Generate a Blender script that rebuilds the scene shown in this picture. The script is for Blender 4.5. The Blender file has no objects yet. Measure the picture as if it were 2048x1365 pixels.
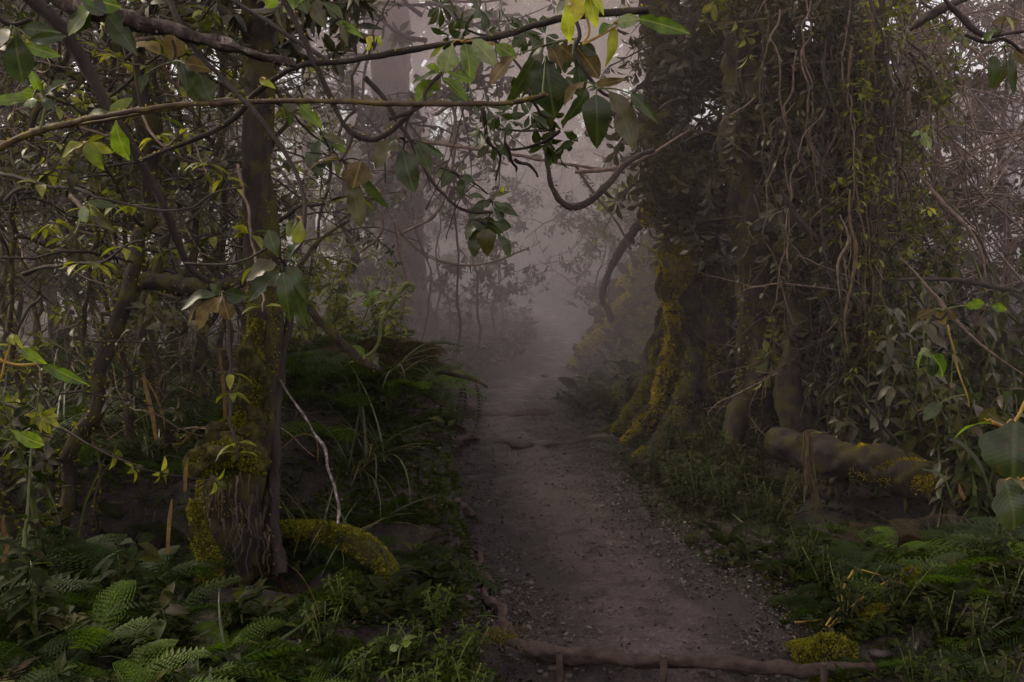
import bpy, math, random
import numpy as np
from mathutils import Vector, Matrix
random.seed(7); rng = np.random.default_rng(11)
R = math.radians
sc = bpy.context.scene
col = sc.collection

# ------------------------------------------------------------------ camera
F = 2133.0; CX, CY = 1024.0, 682.5; CAMZ = 1.6; PITCH = math.atan((CY - 560) / F)
cam = bpy.data.cameras.new("camera"); co = bpy.data.objects.new("camera", cam); col.objects.link(co)
cam.lens = 36 * F / 2048; cam.clip_end = 600; cam.clip_start = 0.05
co.location = (0, 0, CAMZ); co.rotation_euler = (R(90) - PITCH, 0, 0); sc.camera = co

def P(px, py, Y):
    """world point seen at pixel px,py of the 2048 wide photo, at distance Y ahead"""
    d = np.array([(px - CX) / F, 1.0, (CY - py) / F])
    c, s = math.cos(PITCH), math.sin(PITCH)
    d = np.array([d[0], d[1] * c + d[2] * s, -d[1] * s + d[2] * c])
    return np.array([0, 0, CAMZ]) + d * (Y / d[1])
def S(px, Y): return px * Y / F
def proj(p):
    v = np.array(p, float) - np.array([0, 0, CAMZ]); c, s = math.cos(PITCH), math.sin(PITCH)
    y = v[1] * c - v[2] * s; z = v[1] * s + v[2] * c
    return CX + F * v[0] / y, CY - F * z / y

# ------------------------------------------------------------------ noise
_perm = rng.random((256, 256))
def vnoise(x, y):
    x = np.asarray(x, float); y = np.asarray(y, float)
    xi = np.floor(x).astype(int); yi = np.floor(y).astype(int); fx = x - xi; fy = y - yi
    fx = fx * fx * (3 - 2 * fx); fy = fy * fy * (3 - 2 * fy)
    g = lambda a, b: _perm[a & 255, b & 255]
    return (g(xi, yi) * (1 - fx) + g(xi + 1, yi) * fx) * (1 - fy) + (g(xi, yi + 1) * (1 - fx) + g(xi + 1, yi + 1) * fx) * fy - .5
def fbm(x, y, o=3):
    s = 0; a = 1
    for k in range(o):
        s = s + a * vnoise(x * 2 ** k + 17 * k, y * 2 ** k + 5 * k); a *= .5
    return s
def sst(a, b, x):
    t = np.clip((np.asarray(x, float) - a) / (b - a), 0, 1); return t * t * (3 - 2 * t)

# ------------------------------------------------------------------ terrain
_Y = [-2, 4.2, 5.3, 6.3, 7.8, 10, 12, 14, 16, 18, 20, 22, 24, 26, 28, 31, 60]
_XC = [.75, .64, .55, .33, .25, .10, -.14, .12, .72, 1.06, 1.14, 1.08, .70, -.05, -1.1, -3.4, -24]
_HW = [.62, .62, .68, .64, .68, .66, .46, .42, .42, .46, .50, .52, .60, .70, .75, .8, .8]
_pr = ([-2, 9, 14, 20, 24, 27, 30, 33, 38, 60, 120], [0, 0, .18, .50, .82, 1.10, 1.32, 1.9, 3.2, 6, 9])
def xc(Y): return np.interp(Y, _Y, _XC)
def hw(Y): return np.interp(Y, _Y, _HW)
def H(x, Y):
    x = np.asarray(x, float); Y = np.asarray(Y, float)
    base = np.interp(Y, *_pr); d = x - xc(Y); w = hw(Y) * (1 + .26 * sst(4.8, 5.8, Y) * fbm(Y * 1.3 + (d > 0) * 31, Y * 0 + 3))
    L = np.clip(-d - w, 0, None); Rr = np.clip(d - w, 0, None)
    bank = np.interp(Y, [0, 4.6, 5.5, 6.1, 7.0, 9, 10.5, 14, 30, 60], [.10, .12, .18, .92, 1.08, .98, .45, .10, .2, 1.5])
    hl = bank * sst(0.02, .22, L) + np.interp(L, [0, 1, 4, 12, 60], [0, 0, .25, .9, 6])
    # the ground left of the bank falls back again near the mossy tree
    hl = hl - sst(-1.45, -2.0, x) * (np.interp(Y, [0, 5.0, 6, 7, 9, 11], [0, .0, .52, .60, .40, 0])) - sst(-.9, -1.1, x) * np.interp(Y, [5.0, 5.5, 5.9, 6.2], [0, .22, .35, 0])
    hr = np.interp(Rr, [0, .35, 1.2, 3, 12, 60], [0, .06, .30, .62, 1.6, 8])
    hr = hr * (1 - .74 * np.exp(-((Y - 6.5) / 1.4) ** 4) * sst(1.15, 1.7, x) * sst(4.2, 3.2, x))
    fall = -.10 * sst(4.50, 4.42, Y) * sst(1.6, 1.2, np.abs(d))
    mound = 1.75 * sst(1.24, 2.14, x) * sst(5.2, 3.2, x) * np.exp(-((Y - 15.9) / 1.8) ** 4)
    base = base + mound
    n = .10 * fbm(x * .8, Y * .8) * sst(0, .8, L + Rr) + .035 * fbm(x * 4, Y * 4) * (.25 + .75 * sst(0, .3, L + Rr))
    return base + hl + hr + n + fall

# ------------------------------------------------------------------ mesh builder
class MB:
    def __init__(s): s.v = []; s.f = []; s.u = []; s.m = []; s.n = 0
    def add(s, v, f, uv, mat=0):
        v = np.asarray(v, float).reshape(-1, 3); f = np.asarray(f, int).reshape(-1, 4)
        s.v.append(v); s.f.append(f + s.n); s.u.append(np.asarray(uv, float).reshape(-1, 2)); s.m.append(np.full(len(f), mat)); s.n += len(v)
    def inst(s, T, M, L, mat=0):
        tv, tf, tu = T; K = len(L)
        if not K: return
        v = np.einsum('kij,vj->kvi', M, tv) + np.asarray(L)[:, None, :]
        f = tf[None] + (np.arange(K) * len(tv))[:, None, None]
        s.add(v, f, np.tile(tu, (K, 1)), mat)
    def build(s, name, mats, parent=None, smooth=True, origin=None):
        v = np.concatenate(s.v); f = np.concatenate(s.f); u = np.concatenate(s.u); m = np.concatenate(s.m)
        if origin is not None: v = v - np.asarray(origin)
        me = bpy.data.meshes.new(name); nf = len(f)
        me.vertices.add(len(v)); me.vertices.foreach_set("co", v.astype(np.float32).ravel())
        me.loops.add(nf * 4); me.loops.foreach_set("vertex_index", f.astype(np.int32).ravel())
        me.polygons.add(nf); me.polygons.foreach_set("loop_start", (np.arange(nf) * 4).astype(np.int32))
        me.polygons.foreach_set("loop_total", np.full(nf, 4, np.int32))
        me.polygons.foreach_set("material_index", m.astype(np.int32))
        me.polygons.foreach_set("use_smooth", np.full(nf, smooth))
        uvl = me.uv_layers.new(name="UVMap"); uvl.data.foreach_set("uv", u[f.ravel()].astype(np.float32).ravel())
        for a in mats: me.materials.append(a)
        me.update(calc_edges=True)
        o = bpy.data.objects.new(name, me); col.objects.link(o)
        if origin is not None and parent is None: o.location = origin
        if parent is not None: o.parent = parent
        return o

def tag(o, label=None, cat=None, group=None, kind=None):
    if label: o["label"] = label
    if cat: o["category"] = cat
    if group: o["group"] = group
    if kind: o["kind"] = kind
    return o
def empty(name, loc, label, cat, group=None):
    o = bpy.data.objects.new(name, None); col.objects.link(o); o.location = loc; o.empty_display_size = .1
    return tag(o, label, cat, group)
def copy_tree(o, parent=None, kids=None):
    c = o.copy(); col.objects.link(c); c.parent = parent
    for ch in (kids or {}).get(o.name, []): copy_tree(ch, c, kids)
    return c
ORD = ['', 'second ', 'third ', 'fourth ', 'fifth ', 'sixth ', 'seventh ', 'eighth ', 'ninth ', 'tenth ', 'eleventh ', 'twelfth ', 'thirteenth ', 'fourteenth ', 'fifteenth ', 'sixteenth ', 'seventeenth ', 'eighteenth ', 'nineteenth ', 'twentieth ', '21st ', '22nd ', '23rd ', '24th ', '25th ', '26th ', '27th ', '28th ', '29th ', '30th ', '31st ', '32nd ', '33rd ', '34th ', '35th ', '36th ', '37th ', '38th ', '39th ', '40th ', '41st ', '42nd ', '43rd ', '44th ', '45th ']
def number(objs, desc, group, cat):
    """label a row of look-alikes by their order across the picture"""
    objs = sorted(objs, key=lambda o: proj(o.location)[0])
    for i, o in enumerate(objs):
        w = f"{desc}, leftmost of its row" if i == 0 else (f"{desc}, rightmost of its row" if i == len(objs) - 1 else f"{desc}, {ORD[i]}from the left")
        tag(o, w, cat, group)

# ------------------------------------------------------------------ shapes
def crom(p, n):
    p = np.asarray(p, float)
    if len(p) == 2: return p[0] + (p[1] - p[0]) * np.linspace(0, 1, n)[:, None]
    q = np.vstack([2 * p[0] - p[1], p, 2 * p[-1] - p[-2]]); m = len(p) - 1
    t = np.linspace(0, m, n); i = np.clip(t.astype(int), 0, m - 1); u = (t - i)[:, None]
    a, b, c, d = q[i], q[i + 1], q[i + 2], q[i + 3]
    return .5 * (2 * b + (c - a) * u + (2 * a - 5 * b + 4 * c - d) * u ** 2 + (3 * b - a - 3 * c + d) * u ** 3)
def frames(c):
    t = np.gradient(c, axis=0); t /= np.linalg.norm(t, axis=1)[:, None] + 1e-9
    a = np.array([0, 0, 1.]) if abs(t[0][2]) < .9 else np.array([1., 0, 0])
    n = np.cross(t[0], a); n /= np.linalg.norm(n); N = []
    for k in range(len(c)):
        n = n - t[k] * np.dot(n, t[k]); n /= np.linalg.norm(n) + 1e-9; N.append(n)
    N = np.array(N); return t, N, np.cross(t, N)
def tube(mb, pts, rad, n=24, k=6, mat=0, lump=0., lf=6, wob=0., cap=True, flute=0.):
    c = crom(pts, n); r = np.interp(np.linspace(0, 1, n), np.linspace(0, 1, len(rad)), rad) if hasattr(rad, '__len__') else np.full(n, rad)
    L = np.concatenate([[0], np.cumsum(np.linalg.norm(np.diff(c, axis=0), axis=1))])
    if wob:
        s = rng.random(3) * 50
        c = c + wob * np.stack([fbm(L * lf + s[i], L * 0 + s[i]) for i in range(3)], 1) * sst(0, .15, np.linspace(0, 1, n))[:, None]
    t, N, B = frames(c); a = np.linspace(0, 2 * np.pi, k, endpoint=False)
    ca, sa = np.cos(a), np.sin(a); rr = np.repeat(r[:, None], k, 1)
    sd = rng.random() * 90
    if lump: rr = rr * (1 + lump * 2 * (vnoise(ca[None] * 1.7 + L[:, None] * lf + sd, sa[None] * 1.7 + L[:, None] * lf * .7) + .5 * vnoise(ca[None] * 4 + L[:, None] * lf * 3, sa[None] * 4 + sd)))
    if flute: rr = rr * (1 + flute * np.sin(a[None] * 5 + sd + L[:, None] * .8) * r[:, None] / r.max())
    v = c[:, None] + rr[..., None] * (ca[None, :, None] * N[:, None] + sa[None, :, None] * B[:, None])
    if cap:
        v = np.concatenate([np.repeat(c[:1, None], k, 1), v, np.repeat(c[-1:, None], k, 1)]); LL = np.concatenate([[0], L, [L[-1]]]); nn = n + 2
    else: LL = L; nn = n
    i = np.arange(nn - 1)[:, None] * k; j = np.arange(k)[None]; j2 = (j + 1) % k
    f = np.stack([i + j, i + j2, i + k + j2, i + k + j], -1).reshape(-1, 4)
    uv = np.stack(np.broadcast_arrays((j / k), LL[:, None]), -1)
    mb.add(v.reshape(-1, 3), f, uv.reshape(-1, 2), mat)
    return c, r, N, B
def leaf_T(w=.4, rows=5, fold=.18, droop=.25, shape='ovate', wavy=0.):
    t = np.linspace(0, 1, rows)
    if shape == 'ovate': hwid = np.sin(np.pi * t ** .75) ** .8
    elif shape == 'ob': hwid = np.sin(np.pi * t ** 1.5) ** .85
    else: hwid = np.sin(np.pi * t) ** .7
    hwid = np.clip(hwid, .03, 1) * w / 2; hwid[-1] = .006; hwid[0] = .02
    v = []; u = []
    for k in range(rows):
        z0 = -droop * t[k] ** 2; y = t[k] * (1 - .25 * droop * t[k]); e = wavy * math.sin(t[k] * 14) if 0 < k < rows - 1 else 0
        v += [(-hwid[k], y, z0 + fold * hwid[k] + e * w), (0, y, z0), (hwid[k], y, z0 + fold * hwid[k] - e * w)]
        u += [(0.5 - hwid[k] / w, t[k]), (.5, t[k]), (.5 + hwid[k] / w, t[k])]
    f = []
    for k in range(rows - 1):
        a = k * 3; f += [(a, a + 1, a + 4, a + 3), (a + 1, a + 2, a + 5, a + 4)]
    return np.array(v), np.array(f), np.array(u)
def vary_leaf(seed):
    r_ = np.random.default_rng(seed); v, f, u = leaf_T(.45, 14, r_.uniform(.1, .6), r_.uniform(.15, .8), ['ovate', 'ovate', 'lance', 'ob'][seed % 4], .03); v = v.copy()
    t = v[:, 1]; side = np.sign(v[:, 0]); nz = np.interp(t, np.linspace(0, 1, 9), r_.normal(size=9)); nz2 = np.interp(t, np.linspace(0, 1, 9), r_.normal(size=9))
    v[:, 0] *= 1 + .10 * np.where(side > 0, nz, nz2)
    if seed % 3 == 0:                     # a bite out of one edge
        k = r_.uniform(.3, .7); s_ = r_.choice([-1, 1]); m_ = (side == s_) & (np.abs(t - k) < .06); v[m_, 0] *= .55
    v[:, 0] += r_.uniform(-.12, .12) * t ** 2; v[:, 2] += .05 * np.sin(t * 9 + seed) * np.abs(v[:, 0]) / .2 + r_.uniform(-.25, .25) * v[:, 0] * t
    return v, f, u
T_BIGS = [vary_leaf(s_) for s_ in range(12)]; T_BIG = T_BIGS[0]
T_MID = leaf_T(.42, 5, .3, .35)
T_LONG = leaf_T(.24, 6, .35, .5, 'lance')
T_SM = leaf_T(.5, 3, .3, .2)
T_OB = leaf_T(.42, 5, .25, .3, 'ob')
T_PEB = None
T_TINY = (np.array([(-.02, 0, 0), (.02, 0, 0), (.26, .55, .06), (0, 1, -.08), (-.26, .55, .06)])[[0, 1, 2, 3, 4]], np.array([(0, 2, 3, 4)]), np.array([(.5, 0), (.5, 0), (1, .5), (.5, 1), (0, .5)]))
def blade_T(w=.03, rows=7, bend=.6):
    t = np.linspace(0, 1, rows); ang = bend * t * 2.2
    y = np.cumsum(np.cos(ang)) / rows; z = -np.cumsum(np.sin(ang)) / rows * 1.0
    y -= y[0]; z -= z[0]
    hh = w / 2 * (1 - t ** 2.2) + .001
    v = []; u = []
    for k in range(rows):
        v += [(-hh[k], y[k], z[k] + hh[k] * .5), (0, y[k], z[k]), (hh[k], y[k], z[k] + hh[k] * .5)]; u += [(0, t[k]), (.5, t[k]), (1, t[k])]
    f = []
    for k in range(rows - 1):
        a = k * 3; f += [(a, a + 1, a + 4, a + 3), (a + 1, a + 2, a + 5, a + 4)]
    return np.array(v), np.array(f), np.array(u)
def frame_M(d, nrm=None, size=1.):
    """K matrices: local Y along d, local Z towards nrm"""
    d = np.asarray(d, float); d = d / (np.linalg.norm(d, axis=1)[:, None] + 1e-9)
    n = np.tile([0, 0, 1.], (len(d), 1)) if nrm is None else np.asarray(nrm, float)
    x = np.cross(d, n); x /= np.linalg.norm(x, axis=1)[:, None] + 1e-6; z = np.cross(x, d)
    s = np.asarray(size, float) * np.ones(len(d))
    return np.stack([x, d, z], -1) * s[:, None, None]
def rdir(k, up=0., spread=1.):
    v = rng.normal(size=(k, 3)) * spread; v[:, 2] += up; return v / (np.linalg.norm(v, axis=1)[:, None] + 1e-9)
def moss(mb, c, r, N, B, t0, t1, dens, size, mat=0, side=None, thick=1.0):
    """tufts on a tube's surface between t0 and t1 of its length"""
    n = len(c); L = np.linalg.norm(np.diff(c, axis=0), axis=1).sum() * (t1 - t0)
    k = int(dens * L * max(r.mean(), .02) * 6.3)
    if k < 1: return
    t = (t0 + rng.random(k) * (t1 - t0)) * (n - 1); a = rng.random(k) * 2 * np.pi
    i = np.clip(t.astype(int), 0, n - 2); u = (t - i)[:, None]
    cc = c[i] * (1 - u) + c[i + 1] * u; nr = np.cos(a)[:, None] * N[i] + np.sin(a)[:, None] * B[i]; rr = (r[i] * (1 - u[:, 0]) + r[i + 1] * u[:, 0])[:, None]
    keep = (vnoise(cc[:, 0] * 6 + cc[:, 2] * 5, cc[:, 2] * 7 + cc[:, 1] * 3) + rng.random(k) * .5) > -.20
    if side is not None: keep &= (nr @ np.array(side) + rng.normal(size=k) * .25) > 0
    cc, nr, rr = cc[keep], nr[keep], rr[keep]; k = len(cc)
    d = nr * 1.0 + rng.normal(size=(k, 3)) * .55 + np.array([0, 0, -.25])
    mb.inst(T_TINY, frame_M(d, rng.normal(size=(k, 3)), size * (.5 + rng.random(k)) * (1, thick)[1]), cc + nr * rr * .93, mat)
def moss_mound(mb, c, rad, k, size, mat=0):
    """k tufts on an ellipsoid"""
    d = rdir(k, .35); p = np.asarray(c) + d * np.asarray(rad) * (1 + .25 * fbm(d[:, 0] * 3 + c[0] * 9, d[:, 2] * 3 + d[:, 1] * 2))[:, None]
    mb.inst(T_TINY, frame_M(d + rng.normal(size=(k, 3)) * .5, rng.normal(size=(k, 3)), size * (.5 + rng.random(k))), p, mat)
def lump(mb, c, rad, mat=0, amp=.3, fr=2.5, n=14, k=18):
    th = np.linspace(0, np.pi, n)[:, None]; ph = np.linspace(0, 2 * np.pi, k, endpoint=False)[None]
    d = np.stack([np.sin(th) * np.cos(ph), np.sin(th) * np.sin(ph), np.cos(th) + 0 * ph], -1)
    s = rng.random() * 40
    q = 1 + amp * fbm(d[..., 0] * fr + s + d[..., 2] * fr, d[..., 1] * fr + s)
    v = np.asarray(c) + d * q[..., None] * np.asarray(rad)
    i = np.arange(n - 1)[:, None] * k; j = np.arange(k)[None]; j2 = (j + 1) % k
    f = np.stack([i + j, i + k + j, i + k + j2, i + j2], -1).reshape(-1, 4)
    uv = np.stack(np.broadcast_arrays(ph / 6.3, th / 3.14), -1)
    mb.add(v.reshape(-1, 3), f, uv.reshape(-1, 2), mat)

# ------------------------------------------------------------------ materials
def mat(name):
    m = bpy.data.materials.new(name); m.use_nodes = True; nt = m.node_tree; nt.nodes.clear()
    return m, nt, nt.nodes.new
def ramp(nt, fac, stops):
    r = nt.nodes.new("ShaderNodeValToRGB"); e = r.color_ramp.elements
    while len(e) < len(stops): e.new(.5)
    for a, (p, c) in zip(e, stops): a.position = p; a.color = (*c, 1)
    nt.links.new(fac, r.inputs[0]); return r.outputs[0]
def leafmat(name, cols, rough=.42, trans=.35, vein=None, spots=0., vary=.5, tcol=1.3):
    m, nt, N = mat(name); L = nt.links.new
    g = N("ShaderNodeNewGeometry"); oi = N("ShaderNodeObjectInfo")
    add = N("ShaderNodeMath"); add.operation = 'MULTIPLY_ADD'; L(oi.outputs["Random"], add.inputs[0]); add.inputs[1].default_value = .25; L(g.outputs["Random Per Island"], add.inputs[2])
    sub = N("ShaderNodeMath"); sub.operation = 'SUBTRACT'; L(add.outputs[0], sub.inputs[0]); sub.inputs[1].default_value = .12
    n = len(cols); c = ramp(nt, sub.outputs[0], [(i / (n - 1), k) for i, k in enumerate(cols)])
    tc = N("ShaderNodeTexCoord"); nz = N("ShaderNodeTexNoise"); L(tc.outputs["Object"], nz.inputs[0]); nz.inputs["Scale"].default_value = 30; nz.inputs["Detail"].default_value = 4
    mr = N("ShaderNodeMapRange"); L(nz.outputs[0], mr.inputs[0]); mr.inputs[1].default_value = .3; mr.inputs[2].default_value = .7; mr.inputs[3].default_value = 1 - vary; mr.inputs[4].default_value = 1 + vary * .5
    mx = N("ShaderNodeMix"); mx.data_type = 'RGBA'; mx.blend_type = 'MULTIPLY'; mx.inputs[0].default_value = 1; L(c, mx.inputs[6]); L(mr.outputs[0], mx.inputs[7]); c = mx.outputs[2]
    if spots:
        n2 = N("ShaderNodeTexNoise"); L(tc.outputs["Object"], n2.inputs[0]); n2.inputs["Scale"].default_value = 75; n2.inputs["Detail"].default_value = 3
        m2 = N("ShaderNodeMapRange"); L(n2.outputs[0], m2.inputs[0]); m2.inputs[1].default_value = .60; m2.inputs[2].default_value = .68; m2.inputs[4].default_value = spots
        b = N("ShaderNodeMix"); b.data_type = 'RGBA'; L(m2.outputs[0], b.inputs[0]); L(c, b.inputs[6]); b.inputs[7].default_value = (.07, .045, .012, 1); c = b.outputs[2]
    bump_src = None
    if vein:
        uv = N("ShaderNodeUVMap"); sp = N("ShaderNodeSeparateXYZ"); L(uv.outputs[0], sp.inputs[0])
        a = N("ShaderNodeMath"); a.operation = 'SUBTRACT'; L(sp.outputs[0], a.inputs[0]); a.inputs[1].default_value = .5
        ab = N("ShaderNodeMath"); ab.operation = 'ABSOLUTE'; L(a.outputs[0], ab.inputs[0])
        m3 = N("ShaderNodeMapRange"); L(ab.outputs[0], m3.inputs[0]); m3.inputs[1].default_value = .02; m3.inputs[2].default_value = .05; m3.inputs[3].default_value = .8; m3.inputs[4].default_value = 0
        # side veins: bands of v - |u|
        q = N("ShaderNodeMath"); q.operation = 'MULTIPLY_ADD'; L(ab.outputs[0], q.inputs[0]); q.inputs[1].default_value = -.55; L(sp.outputs[1], q.inputs[2])
        q2 = N("ShaderNodeMath"); q2.operation = 'MULTIPLY'; L(q.outputs[0], q2.inputs[0]); q2.inputs[1].default_value = 11
        fr = N("ShaderNodeMath"); fr.operation = 'PINGPONG'; L(q2.outputs[0], fr.inputs[0]); fr.inputs[1].default_value = .5
        m4 = N("ShaderNodeMapRange"); L(fr.outputs[0], m4.inputs[0]); m4.inputs[1].default_value = .0; m4.inputs[2].default_value = .07; m4.inputs[3].default_value = .16; m4.inputs[4].default_value = 0
        mm = N("ShaderNodeMath"); mm.operation = 'MAXIMUM'; L(m3.outputs[0], mm.inputs[0]); L(m4.outputs[0], mm.inputs[1])
        b = N("ShaderNodeMix"); b.data_type = 'RGBA'; L(mm.outputs[0], b.inputs[0]); L(c, b.inputs[6]); b.inputs[7].default_value = (*vein, 1); c = b.outputs[2]
        bump_src = fr.outputs[0]
    pb = N("ShaderNodeBsdfPrincipled"); L(c, pb.inputs["Base Color"]); pb.inputs["Roughness"].default_value = rough; pb.inputs["Specular IOR Level"].default_value = .45 if rough < .5 else .12
    if bump_src is not None:
        bp = N("ShaderNodeBump"); bp.inputs["Strength"].default_value = .15; bp.inputs["Distance"].default_value = .002; L(bump_src, bp.inputs["Height"]); L(bp.outputs[0], pb.inputs["Normal"])
    tr = N("ShaderNodeBsdfTranslucent"); hm = N("ShaderNodeMix"); hm.data_type = 'RGBA'; hm.blend_type = 'MULTIPLY'; hm.inputs[0].default_value = 1; L(c, hm.inputs[6]); hm.inputs[7].default_value = (tcol * 1.15, tcol * 1.25, tcol * .55, 1); L(hm.outputs[2], tr.inputs[0])
    ms = N("ShaderNodeMixShader"); ms.inputs[0].default_value = trans; L(pb.outputs[0], ms.inputs[1]); L(tr.outputs[0], ms.inputs[2])
    o = N("ShaderNodeOutputMaterial"); L(ms.outputs[0], o.inputs[0]); return m
def rockmat(name, cols, scale=12, rough=.85, bump=.6, dist=.02, stretch=(1, 1, 1), coord="Object", moss_c=None, spec=.3, mscale=5):
    m, nt, N = mat(name); L = nt.links.new
    tc = N("ShaderNodeTexCoord"); mp = N("ShaderNodeMapping"); L(tc.outputs[coord], mp.inputs[0]); mp.inputs["Scale"].default_value = stretch
    nz = N("ShaderNodeTexNoise"); L(mp.outputs[0], nz.inputs[0]); nz.inputs["Scale"].default_value = scale; nz.inputs["Detail"].default_value = 8; nz.inputs["Roughness"].default_value = .65
    n = len(cols); c = ramp(nt, nz.outputs[0], [(.3 + .4 * i / (n - 1), k) for i, k in enumerate(cols)])
    g = N("ShaderNodeNewGeometry"); mr = N("ShaderNodeMapRange"); L(g.outputs["Random Per Island"], mr.inputs[0]); mr.inputs[3].default_value = .6; mr.inputs[4].default_value = 1.35
    mx = N("ShaderNodeMix"); mx.data_type = 'RGBA'; mx.blend_type = 'MULTIPLY'; mx.inputs[0].default_value = 1; L(c, mx.inputs[6]); L(mr.outputs[0], mx.inputs[7]); c = mx.outputs[2]
    if moss_c:
        n2 = N("ShaderNodeTexNoise"); L(tc.outputs["Object"], n2.inputs[0]); n2.inputs["Scale"].default_value = mscale; n2.inputs["Detail"].default_value = 5
        m2 = N("ShaderNodeMapRange"); L(n2.outputs[0], m2.inputs[0]); m2.inputs[1].default_value = .47; m2.inputs[2].default_value = .60
        b = N("ShaderNodeMix"); b.data_type = 'RGBA'; L(m2.outputs[0], b.inputs[0]); L(c, b.inputs[6]); b.inputs[7].default_value = (*moss_c, 1); c = b.outputs[2]
    pb = N("ShaderNodeBsdfPrincipled"); L(c, pb.inputs["Base Color"]); pb.inputs["Roughness"].default_value = rough; pb.inputs["Specular IOR Level"].default_value = spec
    n3 = N("ShaderNodeTexNoise"); L(mp.outputs[0], n3.inputs[0]); n3.inputs["Scale"].default_value = scale * 2.2; n3.inputs["Detail"].default_value = 10; n3.inputs["Roughness"].default_value = .7
    bp = N("ShaderNodeBump"); bp.inputs["Strength"].default_value = bump; bp.inputs["Distance"].default_value = dist; L(n3.outputs[0], bp.inputs["Height"]); L(bp.outputs[0], pb.inputs["Normal"])
    o = N("ShaderNodeOutputMaterial"); L(pb.outputs[0], o.inputs[0]); return m

M = {}
M['dark'] = leafmat('leaf_dark_green', [(.024, .042, .008), (.042, .064, .012), (.028, .044, .012), (.07, .062, .016)], .38, .25, vein=(.07, .09, .03), spots=.8)
M['green'] = leafmat('leaf_green', [(.085, .15, .014), (.13, .20, .018), (.06, .11, .014)], .36, .5, vein=(.22, .24, .06), spots=.5)
M['pale'] = leafmat('leaf_pale_green', [(.17, .23, .08), (.20, .25, .11), (.15, .22, .07)], .28, .35, vein=(.3, .3, .1), spots=.5)
M['yellow'] = leafmat('leaf_yellow_green', [(.45, .46, .02), (.36, .42, .03), (.5, .45, .03)], .4, .5, vein=(.45, .42, .08), spots=.3)
M['brown'] = leafmat('leaf_brown', [(.14, .105, .045), (.10, .075, .035), (.17, .13, .05)], .6, .25, vein=(.2, .15, .06), spots=.6)
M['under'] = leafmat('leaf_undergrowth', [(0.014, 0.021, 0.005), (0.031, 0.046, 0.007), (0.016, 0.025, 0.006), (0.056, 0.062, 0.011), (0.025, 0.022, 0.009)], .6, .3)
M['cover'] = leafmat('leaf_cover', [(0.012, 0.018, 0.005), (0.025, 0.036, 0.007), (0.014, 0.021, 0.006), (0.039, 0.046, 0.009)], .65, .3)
M['grey'] = leafmat('leaf_grey_green', [(0.046, 0.048, 0.022), (0.078, 0.074, 0.039), (0.029, 0.028, 0.017), (0.110, 0.097, 0.051), (0.046, 0.035, 0.022)], .45, .25)
M['mix'] = leafmat('leaf_mixed', [(.05, .062, .014), (.10, .12, .018), (.24, .25, .03), (.06, .07, .018), (.36, .35, .04)], .42, .35)
M['lime'] = leafmat('leaf_lime', [(.17, .20, .022), (.28, .29, .035), (.11, .14, .02)], .42, .45)
M['fern'] = leafmat('fern_green', [(0.020, 0.038, 0.008), (0.037, 0.065, 0.011), (0.025, 0.042, 0.009)], .5, .35)
M['fernb'] = leafmat('fern_bright', [(0.066, 0.120, 0.012), (0.102, 0.162, 0.017), (0.048, 0.090, 0.012)], .5, .4)
M['fernd'] = leafmat('fern_dead', [(.065, .045, .025), (.04, .03, .018), (.085, .06, .03)], .75, .2)
M['ferndk'] = leafmat('fern_dark', [(.022, .024, .014), (.035, .035, .018), (.016, .016, .010)], .6, .2)
M['grass'] = leafmat('sedge_green', [(0.035, 0.056, 0.011), (0.059, 0.084, 0.018), (0.025, 0.035, 0.008), (0.098, 0.084, 0.021)], .38, .3)
M['straw'] = leafmat('sedge_straw', [(.20, .11, .055), (.14, .085, .04), (.26, .17, .08)], .6, .25)
M['moss'] = leafmat('moss_olive', [(.15, .145, .018), (.24, .22, .024), (.09, .09, .016), (.33, .30, .03)], .9, .3)
M['mossy'] = leafmat('moss_gold', [(.36, .28, .020), (.48, .37, .026), (.20, .17, .016), (.58, .46, .035)], .9, .35)
M['mossg'] = leafmat('moss_green', [(0.037, 0.058, 0.009), (0.063, 0.089, 0.013), (0.024, 0.039, 0.008)], .9, .3)
M['litter'] = leafmat('leaf_litter', [(.03, .02, .014), (.055, .038, .028), (.018, .012, .009), (.10, .07, .055), (.025, .016, .012), (.20, .15, .12)], .45, .1)
M['bark'] = rockmat('bark_dark', [(.016, .012, .009), (.035, .026, .020), (.065, .050, .038)], 14, .8, .9, .02, (1, 1, .35))
M['barkm'] = rockmat('bark_mossy', [(.014, .011, .008), (.030, .022, .016), (.055, .042, .03)], 14, .85, .9, .03, (1, 1, .35), moss_c=(.06, .052, .012), mscale=9)
M['vine'] = rockmat('vine_brown', [(.035, .022, .014), (.075, .046, .028), (.12, .08, .045)], 25, .65, .8, .006, moss_c=(.11, .09, .02), mscale=22)
M['twig'] = rockmat('twig_grey', [(.07, .050, .036), (.14, .10, .072), (.22, .165, .12)], 30, .75, .5, .004)
M['birch'] = rockmat('stick_white', [(.02, .016, .013), (.10, .085, .07), (.36, .32, .28)], 42, .7, .6, .004)
M['lichen'] = rockmat('bark_lichened', [(.018, .013, .010), (.05, .036, .028), (.10, .075, .058), (.38, .33, .28)], 34, .8, 1, .012, (1, 1, .5))
M['stumpwood'] = rockmat('stump_rotten', [(.008, .006, .004), (.028, .018, .012), (.075, .045, .026), (.15, .085, .04)], 17, .85, 1, .03, (1.6, 1.6, .28))
M['mossdark'] = rockmat('moss_mat_olive', [(.012, .010, .004), (.055, .048, .010), (.12, .105, .014)], 26, .95, 1, .03)
M['mossbase'] = rockmat('moss_mat_gold', [(.03, .022, .008), (.13, .10, .012), (.26, .20, .018), (.36, .28, .025)], 22, .95, 1, .03)
M['log'] = rockmat('log_wood', [(.022, .015, .011), (.060, .040, .029), (.095, .065, .048)], 13, .75, 1, .012, (1, 1, 1))
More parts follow.
